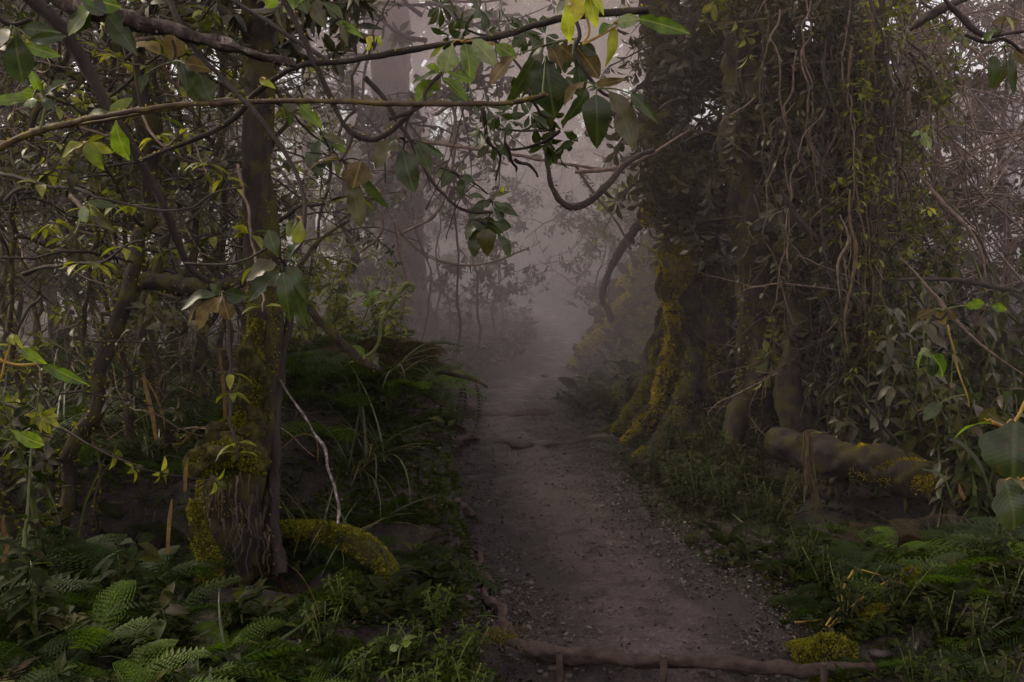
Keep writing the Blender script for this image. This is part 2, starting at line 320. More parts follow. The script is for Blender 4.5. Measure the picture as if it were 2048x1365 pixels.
M['root'] = rockmat('root_wood', [(.03, .021, .016), (.06, .042, .032), (.10, .07, .054)], 14, .7, .7, .01)
M['stone'] = rockmat('stone_grey', [(.035, .027, .024), (.065, .05, .045), (.11, .086, .078)], 9, .7, .6, .01)
M['gold'] = rockmat('stem_gold', [(.16, .09, .02), (.28, .18, .03), (.36, .27, .05)], 14, .5, .2, .002)
M['pod'] = rockmat('stem_green', [(.05, .06, .02), (.09, .11, .03), (.14, .16, .05)], 14, .5, .2, .002)

def groundmat():
    m, nt, N = mat("forest_soil"); L = nt.links.new
    tc = N("ShaderNodeTexCoord"); nz = N("ShaderNodeTexNoise"); L(tc.outputs["Object"], nz.inputs[0]); nz.inputs["Scale"].default_value = 9; nz.inputs["Detail"].default_value = 9; nz.inputs["Roughness"].default_value = .7
    c = ramp(nt, nz.outputs[0], [(.3, (.010, .008, .006)), (.5, (.024, .018, .012)), (.6, (.030, .030, .012)), (.72, (.050, .038, .026))])
    pb = N("ShaderNodeBsdfPrincipled"); L(c, pb.inputs["Base Color"]); pb.inputs["Roughness"].default_value = .9
    n3 = N("ShaderNodeTexNoise"); L(tc.outputs["Object"], n3.inputs[0]); n3.inputs["Scale"].default_value = 40; n3.inputs["Detail"].default_value = 8
    bp = N("ShaderNodeBump"); bp.inputs["Strength"].default_value = 1; bp.inputs["Distance"].default_value = .03; L(n3.outputs[0], bp.inputs["Height"]); L(bp.outputs[0], pb.inputs["Normal"])
    o = N("ShaderNodeOutputMaterial"); L(pb.outputs[0], o.inputs[0]); return m
def pathmat():
    m, nt, N = mat("trodden_earth"); L = nt.links.new
    tc = N("ShaderNodeTexCoord"); uv = N("ShaderNodeUVMap"); sp = N("ShaderNodeSeparateXYZ"); L(uv.outputs[0], sp.inputs[0])
    nz = N("ShaderNodeTexNoise"); L(tc.outputs["Object"], nz.inputs[0]); nz.inputs["Scale"].default_value = 2.4; nz.inputs["Detail"].default_value = 7; nz.inputs["Roughness"].default_value = .7
    n2 = N("ShaderNodeTexNoise"); L(tc.outputs["Object"], n2.inputs[0]); n2.inputs["Scale"].default_value = 55; n2.inputs["Detail"].default_value = 9; n2.inputs["Roughness"].default_value = .75
    # trodden band in the middle of the strip
    a = N("ShaderNodeMath"); a.operation = 'MULTIPLY_ADD'; L(nz.outputs[0], a.inputs[0]); a.inputs[1].default_value = .9; L(sp.outputs[0], a.inputs[2])
    f = N("ShaderNodeMapRange"); L(a.outputs[0], f.inputs[0]); f.inputs[1].default_value = .66; f.inputs[2].default_value = 1.02
    fine = ramp(nt, n2.outputs[0], [(.36, (.022, .015, .012)), (.5, (.066, .044, .037)), (.64, (.13, .090, .078))])
    dark = ramp(nt, n2.outputs[0], [(.35, (.012, .008, .006)), (.55, (.030, .020, .015)), (.72, (.065, .045, .035))])
    mx = N("ShaderNodeMix"); mx.data_type = 'RGBA'; L(f.outputs[0], mx.inputs[0]); L(fine, mx.inputs[6]); L(dark, mx.inputs[7])
    pb = N("ShaderNodeBsdfPrincipled"); L(mx.outputs[2], pb.inputs["Base Color"])
    rr = N("ShaderNodeMapRange"); L(f.outputs[0], rr.inputs[0]); rr.inputs[3].default_value = .62; rr.inputs[4].default_value = .85
    n5 = N("ShaderNodeTexNoise"); L(tc.outputs["Object"], n5.inputs[0]); n5.inputs["Scale"].default_value = 5; n5.inputs["Detail"].default_value = 6
    wet = N("ShaderNodeMapRange"); L(n5.outputs[0], wet.inputs[0]); wet.inputs[1].default_value = .46; wet.inputs[2].default_value = .62; wet.inputs[3].default_value = 1; wet.inputs[4].default_value = .48
    mw = N("ShaderNodeMath"); mw.operation = 'MULTIPLY'; L(rr.outputs[0], mw.inputs[0]); L(wet.outputs[0], mw.inputs[1]); L(mw.outputs[0], pb.inputs["Roughness"])
    mc = N("ShaderNodeMix"); mc.data_type = 'RGBA'; mc.blend_type = 'MULTIPLY'; mc.inputs[0].default_value = .8; L(mx.outputs[2], mc.inputs[6]); L(wet.outputs[0], mc.inputs[7]); L(mc.outputs[2], pb.inputs["Base Color"])
    vo = N("ShaderNodeTexVoronoi"); L(tc.outputs["Object"], vo.inputs[0]); vo.inputs["Scale"].default_value = 60
    ad = N("ShaderNodeMath"); ad.operation = 'MULTIPLY_ADD'; L(vo.outputs[0], ad.inputs[0]); ad.inputs[1].default_value = -.35; L(n2.outputs[0], ad.inputs[2])
    bp = N("ShaderNodeBump"); bp.inputs["Strength"].default_value = .8; bp.inputs["Distance"].default_value = .02; L(ad.outputs[0], bp.inputs["Height"]); L(bp.outputs[0], pb.inputs["Normal"])
    o = N("ShaderNodeOutputMaterial"); L(pb.outputs[0], o.inputs[0]); return m

# ------------------------------------------------------------------ ground and path
def grid(mb, X, Y, Z):
    n, k = X.shape; i = np.arange(n - 1)[:, None] * k; j = np.arange(k - 1)[None]
    f = np.stack([i + j, i + j + 1, i + k + j + 1, i + k + j], -1).reshape(-1, 4)
    mb.add(np.stack([X, Y, Z], -1).reshape(-1, 3), f, np.stack([X, Y], -1).reshape(-1, 2))
ys = np.concatenate([np.linspace(-6, 2.5, 18), np.arange(2.6, 16, .07), np.geomspace(16.1, 160, 130)])
q = np.linspace(-1, 1, 420); xs = np.sign(q) * (np.abs(q) * 6 + np.abs(q) ** 7 * 110) + .3
XX, YY = np.meshgrid(xs, ys)
ZZ = H(XX, YY); inside = sst(.05, -.08, np.abs(XX - xc(YY)) - hw(YY)); ZZ = ZZ - .05 * inside
g = MB(); grid(g, XX, YY, ZZ); go = g.build("ground", [groundmat()]); tag(go, kind="structure")
ys = np.concatenate([np.arange(2.2, 16, .05), np.geomspace(16.05, 60, 140)]); u = np.linspace(-1, 1, 60)
UU, YY = np.meshgrid(u, ys); wv = hw(YY) * (1 + .26 * sst(4.8, 5.8, YY) * fbm(YY * 1.3 + (UU > 0) * 31, YY * 0 + 3)) + .06
XX = xc(YY) + UU * wv; ZZ = H(XX, YY) + .006 - .06 * sst(.9, 1, np.abs(UU)) + .020 * fbm(XX * 12, YY * 12) + .022 * fbm(XX * 3.3 + 7, YY * 3.3)
ctr = np.interp(YY, [4, 5.3, 6.3, 9, 11, 14, 60], [.05, .12, .15, .1, -.15, 0, 0])
g = MB(); grid(g, XX, YY, ZZ); g.u = [np.stack([np.abs(UU - ctr), YY], -1).reshape(-1, 2)]
po = g.build("path", [pathmat()]); tag(po, kind="structure")

# ------------------------------------------------------------------ light, mist
EL, AZ = 46, 62
w = bpy.data.worlds.new("World"); sc.world = w; w.use_nodes = True; nt = w.node_tree; nt.nodes.clear()
sky = nt.nodes.new("ShaderNodeTexSky"); sky.sky_type = 'NISHITA'; sky.sun_disc = False; sky.sun_elevation = R(EL); sky.sun_rotation = R(-AZ); sky.dust_density = 4; sky.air_density = 1.0
mx = nt.nodes.new("ShaderNodeMix"); mx.data_type = 'RGBA'; mx.inputs[0].default_value = .75; mx.inputs[7].default_value = (5.5, 4.6, 4.75, 1)
bg = nt.nodes.new("ShaderNodeBackground"); bg.inputs[1].default_value = .29; wo = nt.nodes.new("ShaderNodeOutputWorld")
nt.links.new(sky.outputs[0], mx.inputs[6]); nt.links.new(mx.outputs[2], bg.inputs[0]); nt.links.new(bg.outputs[0], wo.inputs[0])
sl = bpy.data.lights.new("sun", 'SUN'); sl.energy = 4.2; sl.angle = R(25); sl.color = (1, .86, .62)
so = bpy.data.objects.new("sun", sl); col.objects.link(so)
az = R(AZ); d = Vector((-math.sin(az) * math.cos(R(EL)), math.cos(az) * math.cos(R(EL)), math.sin(R(EL))))
so.rotation_euler = d.to_track_quat('Z', 'Y').to_euler(); so.location = (0, 0, 20)
def mist(name, x0, x1, y0, y1, z0, z1, dens):
    m, nt, N = mat(name)
    vs = N("ShaderNodeVolumeScatter"); vs.inputs["Color"].default_value = (.75, .625, .65, 1); vs.inputs["Density"].default_value = dens; vs.inputs["Anisotropy"].default_value = .1
    if dens > .02:                        # drifting banks: thicker and thinner air
        tc = N("ShaderNodeTexCoord"); nz = N("ShaderNodeTexNoise"); nt.links.new(tc.outputs["Object"], nz.inputs[0]); nz.inputs["Scale"].default_value = .22; nz.inputs["Detail"].default_value = 1.5
        mr = N("ShaderNodeMapRange"); nt.links.new(nz.outputs[0], mr.inputs[0]); mr.inputs[1].default_value = .35; mr.inputs[2].default_value = .65; mr.inputs[3].default_value = dens * .45; mr.inputs[4].default_value = dens * 1.6
        nt.links.new(mr.outputs[0], vs.inputs["Density"])
    o_ = N("ShaderNodeOutputMaterial"); nt.links.new(vs.outputs[0], o_.inputs["Volume"])
    g = MB(); g.add([(x0, y0, z0), (x1, y0, z0), (x1, y1, z0), (x0, y1, z0), (x0, y0, z1), (x1, y0, z1), (x1, y1, z1), (x0, y1, z1)],
      [(3, 2, 1, 0), (4, 5, 6, 7), (0, 1, 5, 4), (1, 2, 6, 5), (2, 3, 7, 6), (3, 0, 4, 7)], np.zeros((8, 2)))
    tag(g.build(name, [m], smooth=False), kind="structure")
mist("mist", -45, 45, 5.0, 82, -3, 8.0, .010)
mist("mist", -44, 44, 10.6, 80, -2.9, 7.4, .060)

# ================================================================== hero vines, branches and their leaves overhead
def px_curve(pts, Y):
    """pts: (px, py[, Y]) list -> world points"""
    n = len(pts); Ys = np.linspace(Y[0], Y[1], n) if isinstance(Y, tuple) else [Y] * n
    return [P(p[0], p[1], Ys[i]) for i, p in enumerate(pts)]
def vine_mesh(mb, pts, Y, rpx, n=60, k=8, m=0, lump=.3, mossm=None, mdens=0, side=(0, 0, 1), wob=.006, msize=.012):
    c = px_curve(pts, Y); Ym = np.mean(Y) if isinstance(Y, tuple) else Y
    r = [S(a, Ym) for a in (rpx if isinstance(rpx, (list, tuple)) else [rpx, rpx * .8])]
    cc, rr, NN, BB = tube(mb, c, r, n, k, m, lump, 12, wob)
    if mossm is not None: moss(mb, cc, rr, NN, BB, 0, 1, mdens, msize, mossm, side)
    return cc, rr
def leaf_at(mb, b, t, wpx, Y, T=T_BIG, m=0, roll=0., dY=0., wref=.45):
    """one leaf from pixel b to pixel t, width wpx at distance Y, blade facing the path side"""
    p0 = P(b[0], b[1], Y); p1 = P(t[0], t[1], Y + dY); v = p1 - p0; ln = np.linalg.norm(v); d = v / ln
    n = np.array([0, -1, .45]); n = n / np.linalg.norm(n)
    ax = np.cross(d, n); n = n * math.cos(roll) + ax * math.sin(roll)
    x = np.cross(d, n); x /= np.linalg.norm(x); z = np.cross(x, d)
    sx = S(wpx, Y) / wref
    mb.inst(T, np.stack([x * sx, d * ln, z * ln * .8], -1)[None], p0[None], m)
LM = {'g': 'green', 'd': 'dark', 'y': 'yellow', 'l': 'pale', 'b': 'brown', 'm': 'lime'}
def leaf_cluster(parent, node, leaves, Y, stem='pod', name='leaf_cluster', label=None):
    """leaves: (base, tip, width, colour[, roll[, dY]])"""
    mb = MB(); keys = sorted({l[3] for l in leaves}); mats = [M[stem]] + [M[LM[k]] for k in keys]
    for l in leaves:
        y = Y + rng.normal() * .03
        tube(mb, [P(node[0], node[1], Y), (P(node[0], node[1], Y) + P(l[0][0], l[0][1], y)) / 2 + [0, 0, .006], P(l[0][0], l[0][1], y)], [S(2, Y), S(1.4, Y)], 6, 5, 0, cap=False)
        leaf_at(mb, l[0], l[1], l[2], y, T_BIGS[rng.integers(12)], m=1 + keys.index(l[3]), roll=l[4] if len(l) > 4 else rng.normal() * .35, dY=l[5] if len(l) > 5 else -.03)
    o = mb.build(name, mats, parent)
    if label: o["label"] = label
    return o
def branch_thing(name, label, cat, pts, Y, rpx, m, clusters=(), twigs=(), mossm=None, mdens=0, stemname='stem', lump=.3, group=None, side=(0, 0, 1), n=60, msize=.012):
    e = empty(name, (0, 0, 0), label, cat, group)
    mb = MB(); vine_mesh(mb, pts, Y, rpx, n, 8, 0, lump, 1 if mossm else None, mdens, side, msize=msize)
    mb.build(stemname, [M[m], M[mossm or 'moss']], e)
    for tw in twigs:
        mb = MB(); vine_mesh(mb, tw[0], tw[1], tw[2], 24, 6, 0, .25); mb.build('twig', [M[tw[3] if len(tw) > 3 else m]], e)
    for c in clusters: leaf_cluster(e, *c)
    # origin of the thing at the first point of its stem
    o0 = Vector(px_curve(pts[:1], Y if not isinstance(Y, tuple) else Y[0])[0]); e.location = o0
    for ch in e.children: ch.location = -o0
    return e

branch_thing('vine', 'long thin mossy vine running level across the whole upper left of the path', 'vine',
    [(-10, 300), (60, 268), (130, 250), (200, 233), (330, 213), (520, 202), (700, 206), (850, 209), (1000, 208), (1060, 197), (1090, 188)], (3.2, 2.7), [8, 6, 5, 5, 4], 'vine', mossm='mossy', mdens=2200, msize=.007,
    clusters=[((1085, 188), [((1092, 112), (1099, 218), 74, 'd', .1, -.06)], 2.68, 'pod', 'leaf_cluster', 'large shiny hanging leaf with a yellow midrib')],
    twigs=[([(60, 262), (180, 246), (300, 225), (420, 205), (470, 200)], (3.15, 3.0), [4, 3]), ([(330, 190), (400, 196), (470, 212), (520, 204)], 2.98, [2, 1])], stemname='stem', n=160)
branch_thing('branch', 'mossy leafy branch rising rightwards over the path above the long level vine', 'branch',
    [(280, 322), (320, 305), (400, 275), (470, 235), (510, 190), (560, 150), (600, 133), (700, 122), (800, 104), (900, 88), (1010, 72), (1080, 48), (1130, 34), (1240, 24), (1300, 22)], (3.1, 2.75), [4, 6, 6, 6, 7], 'bark', mossm='mossy', mdens=1500, msize=.007, n=140,
    clusters=[
     ((925, 84), [((905, 86), (892, 142), 44, 'l', .1), ((930, 88), (952, 165), 40, 'l', -.2), ((945, 80), (994, 124), 34, 'l', .3), ((992, 90), (1030, 116), 30, 'g', .3), ((905, 84), (852, 100), 22, 'm', .5)], 2.85, 'gold', 'leaf_cluster', 'fan of shiny pale green leaves'),
     ((890, 142), [((872, 162), (832, 204), 40, 'g', .1), ((886, 146), (818, 150), 24, 'g', .7), ((884, 156), (940, 198), 28, 'g', -.2), ((890, 142), (940, 160), 22, 'g', .4), ((878, 140), (855, 132), 18, 'g')], 2.86),
     ((1150, 78), [((1078, 98), (1024, 220), 38, 'd', -.5), ((1075, 98), (1078, 118), 30, 'd', .8), ((1030, 112), (972, 158), 36, 'b', .4), ((1120, 92), (1155, 120), 40, 'b', .6), ((1150, 92), (1206, 150), 40, 'b', .2), ((1145, 110), (1186, 186), 34, 'd', -.4), ((1100, 95), (1130, 130), 36, 'b', -.3), ((1160, 86), (1190, 108), 22, 'd', .7)], 2.72),
     ((1195, 178), [((1192, 190), (1199, 295), 58, 'd', .05), ((1218, 184), (1292, 290), 52, 'd', -.2), ((1262, 188), (1320, 240), 24, 'd', .4), ((1172, 178), (1150, 252), 28, 'd', -.6), ((1168, 164), (1122, 202), 26, 'b', .6), ((1190, 170), (1255, 158), 18, 'b', .7)], 2.62, 'pod', 'leaf_cluster', 'heavy dark hanging leaves with ragged edges'),
     ((1165, 2), [((1132, 0), (1136, 76), 28, 'y', .1), ((1155, -8), (1150, 44), 34, 'y', -.1), ((1178, -8), (1194, 50), 30, 'y', .2), ((1175, -12), (1218, 8), 26, 'y', -.3), ((1150, -15), (1110, 12), 26, 'd', .4)], 2.6, 'gold', 'leaf_cluster', 'bright yellow green hanging leaves'),
     ((1235, 48), [((1228, 48), (1280, 36), 26, 'l', .5), ((1278, 38), (1388, 62), 32, 'g', .5), ((1225, 50), (1196, 60), 20, 'g', .2), ((1222, 55), (1242, 122), 26, 'm', -.5)], 2.65, 'gold'),
     ((748, 100), [((745, 88), (742, 96), 8, 'y'), ((740, 72), (738, 92), 13, 'y'), ((748, 70), (752, 94), 13, 'y'), ((758, 72), (762, 92), 10, 'y')], 2.9, 'bark')],
    twigs=[([(1150, 35), (1160, 70), (1150, 110), (1195, 178), (1240, 200)], (2.74, 2.62), [5, 3]), ([(738, 112), (744, 92), (748, 72)], 2.9, [3, 1.5]), ([(890, 142), (850, 180), (840, 212), (780, 240)], 2.86, [3, 4]), ([(1165, 2), (1176, 60), (1165, 86)], 2.68, [3, 3], 'gold'), ([(1165, 90), (1200, 72), (1240, 50)], 2.68, [3, 2], 'gold'), ([(700, 122), (650, 118), (560, 60), (430, -20)], (2.9, 3.1), [5, 4])])
branch_thing('branch', 'thick rough barked dead branch sloping down from the top left corner to a broken tip', 'branch',
    [(90, -25), (150, 12), (200, 28), (270, 45), (340, 62), (420, 86), (500, 108), (560, 122), (592, 130)], (2.75, 2.85), [13, 14, 14, 13, 12, 10, 4], 'lichen', mossm='litter', mdens=2600, lump=.7, side=(0, -.5, .4), n=160, msize=.010, stemname='wood',
    clusters=[((205, 28), [((215, 32), (276, 100), 42, 'd', .2), ((195, 8), (215, -40), 40, 'g'), ((190, 12), (120, 60), 46, 'g', .3), ((180, 5), (150, 62), 40, 'd', -.2)], 2.7),
              ((165, 2), [((160, 0), (205, 22), 36, 'd', .3), ((150, -5), (230, 0), 40, 'g', .5)], 2.66)])
branch_thing('vine', 'dark vine falling from the top and curling up again in a J shape', 'vine',
    [(560, -15), (590, 40), (615, 95), (645, 160), (668, 210), (690, 250), (712, 270), (745, 279), (785, 262), (820, 228), (850, 185), (890, 140)], (2.95, 2.9), [6, 6, 5, 6, 6, 4], 'bark', mossm='mossy', mdens=1400, side=(.3, 0, 1), msize=.007, n=110,
    twigs=[([(820, 228), (812, 262), (808, 292)], 2.9, [2, 2]), ([(705, 268), (700, 290), (682, 322)], 2.9, [3, 2]), ([(770, 268), (772, 300), (768, 365)], 2.95, [1.5, 1.5]), ([(930, 205), (915, 260), (905, 300), (880, 360), (850, 420)], 3.2, [1.5, 1.2])],
    clusters=[((812, 285), [((806, 300), (822, 386), 46, 'd', .05), ((790, 278), (748, 336), 44, 'd', .25), ((832, 288), (872, 346), 34, 'd', -.3), ((838, 284), (886, 316), 16, 'd', .5), ((800, 276), (770, 284), 16, 'd')], 2.82, 'bark', 'leaf_cluster', 'four dark leaves hanging from a thin stalk'),
              ((685, 322), [((722, 322), (706, 374), 56, 'b', .1), ((696, 350), (733, 454), 34, 'd', -.25), ((722, 352), (768, 420), 20, 'd', .4), ((680, 320), (612, 302), 26, 'b', .9), ((612, 305), (640, 352), 24, 'd', .2)], 2.75, 'bark', 'leaf_cluster', 'ochre brown leaf over two narrow dark ones')])
branch_thing('leaning_sapling', 'long dark leaning stem slanting from the top left corner behind the mossy tree', 'stem',
    [(45, -20), (110, 45), (160, 115), (215, 218), (262, 290), (310, 375), (350, 470), (385, 540), (440, 580)], (3.7, 4.3), [14, 12, 10, 8, 6], 'bark', mossm='moss', mdens=900, n=100,
    clusters=[((225, 232), [((232, 236), (232, 322), 40, 'g', .1), ((225, 230), (250, 190), 26, 'm'), ((220, 225), (170, 215), 24, 'd')], 3.5, 'pod'), ((170, 288), [((166, 288), (113, 304), 26, 'm', .3), ((172, 288), (200, 332), 30, 'm', .1), ((180, 287), (218, 306), 20, 'm', .5)], 3.3, 'gold', 'leaf_cluster', 'three yellow green leaflets')])
branch_thing('leaning_sapling', 'thin black stem bending down in a long bow in front of the mossy tree', 'stem',
    [(330, -20), (375, 78), (440, 155), (495, 208), (545, 270), (585, 335), (605, 390), (609, 440), (600, 485), (575, 520), (566, 545)], (2.9, 2.5), [5, 5, 4.5, 4, 4], 'bark', n=100,
    twigs=[([(370, 527), (440, 529), (500, 516), (550, 485), (600, 445)], (3.4, 3.1), [3, 2]), ([(195, 395), (260, 411), (330, 422), (382, 415), (430, 386), (485, 378)], (3.2, 3.1), [3, 2])],
    clusters=[((566, 528), [((560, 545), (488, 602), 36, 'd', .1), ((552, 528), (482, 548), 40, 'd', .3), ((566, 545), (582, 648), 36, 'd', -.1), ((578, 545), (606, 665), 30, 'd', .3), ((556, 515), (534, 462), 32, 'd', .2), ((575, 520), (588, 480), 24, 'd'), ((574, 532), (625, 590), 26, 'd', -.3)], 2.5, 'bark', 'leaf_cluster', 'whorl of long dark leaves hanging at the tip'),
              ((600, 438), [((602, 438), (594, 486), 30, 'm', .2), ((592, 438), (570, 470), 18, 'm')], 2.55, 'gold', 'leaf_cluster', 'drooping yellow spotted leaf'),
              ((532, 160), [((520, 160), (548, 170), 16, 'y', .3)], 2.8, 'gold')])
branch_thing('branch', 'thin branch carrying dark spoon shaped leaves that dangle over the middle of the path', 'branch',
    [(730, 155), (770, 200), (800, 250), (830, 300), (855, 345), (880, 385), (915, 415), (950, 425), (985, 424)], (3.9, 4.0), [5, 4, 3, 3], 'bark', n=60,
    twigs=[([(880, 335), (920, 352), (950, 368), (975, 390)], 4.0, [2, 2]), ([(985, 424), (975, 440), (972, 462)], 4.0, [2, 2]), ([(950, 368), (920, 400), (896, 460), (893, 480)], 4.0, [1.5, 1])],
    clusters=[((975, 448), [((958, 455), (940, 514), 30, 'd', .2), ((974, 458), (972, 512), 38, 'd', .1), ((950, 450), (925, 470), 26, 'd'), ((990, 455), (1026, 512), 22, 'd', -.3), ((985, 445), (1020, 455), 24, 'd', .4), ((965, 440), (1000, 470), 30, 'd', .7), ((940, 440), (970, 450), 24, 'd')], 4.0, 'bark', 'leaf_cluster', 'dark spoon shaped leaves'),
              ((985, 405), [((985, 405), (1032, 412), 16, 'd'), ((985, 400), (1012, 372), 16, 'd'), ((980, 405), (952, 410), 18, 'd'), ((990, 410), (1040, 428), 18, 'd', .3), ((985, 412), (1010, 440), 22, 'd'), ((975, 400), (942, 382), 20, 'd'), ((968, 412), (935, 432), 22, 'd')], 4.0, 'bark'),
              ((905, 345), [((905, 345), (880, 372), 20, 'd'), ((915, 348), (925, 325), 14, 'd'), ((918, 352), (950, 362), 18, 'd'), ((900, 342), (870, 345), 18, 'd'), ((920, 360), (925, 392), 18, 'd')], 4.0, 'bark'),
              ((1004, 385), [((1003, 386), (1006, 375), 8, 'y')], 4.0, 'pod', 'leaf_cluster', 'tiny bright yellow bud')])
# dense dark bunch right of it
def bunch(mb, c, rad, k, T, size, m, flat=.4, up=.2, wx=.5):
    d = rdir(k, up); p = np.asarray(c) + rng.normal(size=(k, 3)) * np.asarray(rad)
    mb.inst(T, frame_M(d, rng.normal(size=(k, 3)) * flat + np.array([0, -wx, 1.]), size * (.6 + .7 * rng.random(k))), p, m)
def whorl(mb, node, axis, k, T, size, m, droop=.3, spread=1.):
    axis = np.asarray(axis, float); axis /= np.linalg.norm(axis); a = np.arange(k) * 2.4 + rng.random() * 6
    e1 = np.cross(axis, [.3, .9, .1]); e1 /= np.linalg.norm(e1); e2 = np.cross(axis, e1)
    d = np.cos(a)[:, None] * e1 + np.sin(a)[:, None] * e2; el = rng.random(k) * .9 - .1
    d = d * spread + axis * el[:, None] + np.array([0, 0, -droop]) + rng.normal(size=(k, 3)) * .15
    mb.inst(T, frame_M(d, axis[None] + rng.normal(size=(k, 3)) * .2 - d * .0, size * (.65 + .6 * rng.random(k))), np.tile(node, (k, 1)) + d * size * .12, m)
e = empty('branch', P(1050, 210, 4.2), 'dark bunched branch with small leaf rosettes hanging behind the big shiny leaf', 'branch')
mb = MB(); tw = MB(); o0 = np.array(e.location)
pts_b = [(1000, 230), (1060, 225), (1100, 232), (960, 262), (985, 285), (1100, 262), (1095, 290), (1115, 300), (940, 205), (1040, 200), (1125, 262), (975, 215), (1070, 245), (1020, 245), (990, 300), (1130, 280), (905, 38), (930, 60), (880, 10), (960, 20), (900, 70), (1050, 65), (1020, 55), (990, 60), (1090, 70), (1110, 120), (1130, 150)]
for i, (a, b) in enumerate(pts_b):
    Yb = 4.2 + rng.random() * .3; p = P(a, b, Yb)
    whorl(mb, p, rdir(1, .3)[0], 6 if i < 16 else 9, T_OB, S(38 if i < 16 else 40, Yb), 0, .35)
for cpts in ([(1060, 190), (1080, 225), (1110, 250), (1085, 262), (1010, 262), (985, 250)], [(1120, 262), (1085, 285), (1030, 298), (1010, 290), (1012, 262)], [(1010, 285), (1028, 330), (1032, 342)], [(965, 215), (975, 280), (1000, 310), (990, 360)], [(1030, 320), (1060, 335), (1076, 355)], [(1060, 190), (1040, 140), (990, 80), (930, 55), (900, 0)], [(1060, 200), (1100, 150), (1110, 120)]):
    c, r_, NN, BB = tube(tw, px_curve(cpts, (4.2, 4.4)), [S(4, 4.2), S(2, 4.2)], 20, 5, 0, .3, 12, .01)
mb.build('foliage', [M['dark']], e).location = -e.location; tw.build('twig', [M['bark']], e).location = -e.location

branch_thing('vine', 'hairy mossy vine hanging in a deep U shaped loop over the path', 'vine',
    [(1105, 255), (1093, 290), (1095, 335), (1105, 375), (1125, 408), (1150, 416), (1180, 402), (1215, 370), (1240, 340), (1270, 315), (1310, 300)], (7.2, 7.4), [5, 5, 6, 7, 6, 5], 'bark', mossm='brown', mdens=1200, side=(0, -.5, .2), n=80, msize=.022)
branch_thing('liana', 'arched bare stem rising from the moss covered root and leaning right', 'liana',
    [(1222, 640), (1215, 618), (1206, 605), (1208, 575), (1222, 535), (1245, 495), (1270, 460), (1300, 420), (1340, 380)], (15.0, 11.0), [8, 7, 7, 8, 9, 9], 'bark', mossm='moss', mdens=250, n=60, msize=.03)
for i, (pp, Y_, r_, lab) in enumerate([
    ([(690, 340), (760, 342), (850, 338), (900, 320)], 8, 1.5, 'fine bare twig stretched level in the mist below the hanging leaves'),
    ([(850, 285), (1000, 305), (1110, 325), (1250, 345)], 9, 4, 'thin pale branch crossing the mist behind the hanging bunch'),
    ([(1150, 345), (1240, 335), (1300, 310), (1380, 260)], 8.5, 4, 'slender twig reaching from the leafy tree over the U shaped vine'),
    ([(1150, 330), (1190, 390), (1230, 440), (1262, 500)], 11, 3, 'faint straight twig slanting down in the mist right of the U vine'),
    ([(790, 440), (800, 500), (812, 560), (802, 640)], 8.5, 4, 'pale upright bare stem left of the misty path'),
    ([(780, 430), (815, 480), (870, 520), (960, 530), (1050, 500)], 9, 2.5, 'thin drooping twig in the mist above the path bend'),
    ([(870, 230), (905, 215), (910, 280), (900, 360), (870, 430), (800, 470)], 10, 4, 'long curved faint vine in the centre mist'),
    ([(720, 505), (760, 470), (760, 420), (700, 380)], 10, 3, 'curved bare twig near the faint big trunk')]):
    branch_thing('twig', lab, 'twig', pp, Y_, [r_, r_ * .7], 'twig', n=36)

# ================================================================== the mossy tree on the left
e = empty('mossy_tree', (0, 0, 0), 'upright tree with moss covered trunk growing out of an old stump left of the path', 'tree')
e.location = P(500, 1150, 5.2); off = -Vector(e.location)
def sub(mb, name, mats, e=e, parent=None, label=None):
    o = mb.build(name, mats, parent or e)
    if parent is None: o.location = -Vector(e.location)
    if label: o["label"] = label
    return o
Yt = 5.3
mb = MB(); c, r, NN, BB = tube(mb, px_curve([(508, -250), (512, -100), (515, 60), (518, 200), (515, 330), (520, 450), (528, 580), (525, 700), (512, 800), (500, 900), (470, 1010), (460, 1130), (455, 1180)], Yt), [S(q_, Yt) for q_ in (22, 24, 26, 28, 30, 33, 32, 37, 46, 62, 72, 78)], 190, 22, 0, .22, 3)
trunk = sub(mb, 'trunk', [M['barkm']])
mb = MB(); moss(mb, c, r, NN, BB, .38, .62, 3200, .012, 0); moss(mb, c, r, NN, BB, .58, .84, 13000, .013, 0, (-.75, -.6, .1)); moss(mb, c, r, NN, BB, .5, .7, 9000, .013, 0, (-.5, -.8, 0)); moss(mb, c, r, NN, BB, .40, .5, 3500, .013, 1, (-.6, -.6, 0)); moss(mb, c, r, NN, BB, .0, .38, 500, .012, 0)
for pp, rr_, y_ in [([(520, 640), (505, 700), (512, 760), (488, 800), (505, 850), (470, 885), (462, 925)], [8, 22, 26, 34, 36, 52, 50], Yt - .10), ([(395, 955), (405, 925), (440, 905), (490, 912), (530, 930)], [16, 30, 30, 28, 14], Yt - .22), ([(392, 1000), (398, 1060), (418, 1120), (420, 1190)], [10, 16, 26, 24], Yt - .3), ([(490, 440), (484, 455), (488, 475)], [5, 9, 5], Yt)]:
    cc, r2, N2, B2 = tube(mb, px_curve(pp, y_), [S(a, Yt) * .85 for a in rr_], 50, 26, 2, .85, 9, .03); moss(mb, cc, r2, N2, B2, 0, 1, 34000, .013, 0)
sub(mb, 'moss', [M['moss'], M['mossy'], M['mossdark']])
mb = MB(); nn, kk2 = 60, 90; th = np.linspace(0, 2 * np.pi, kk2, endpoint=False); zz = np.linspace(0, 1, nn)[:, None]   # rotten stump with ridged, broken wood
sc0 = P(468, 1160, Yt); top = P(468, 935, Yt); hgt = top[2] - sc0[2] + .12
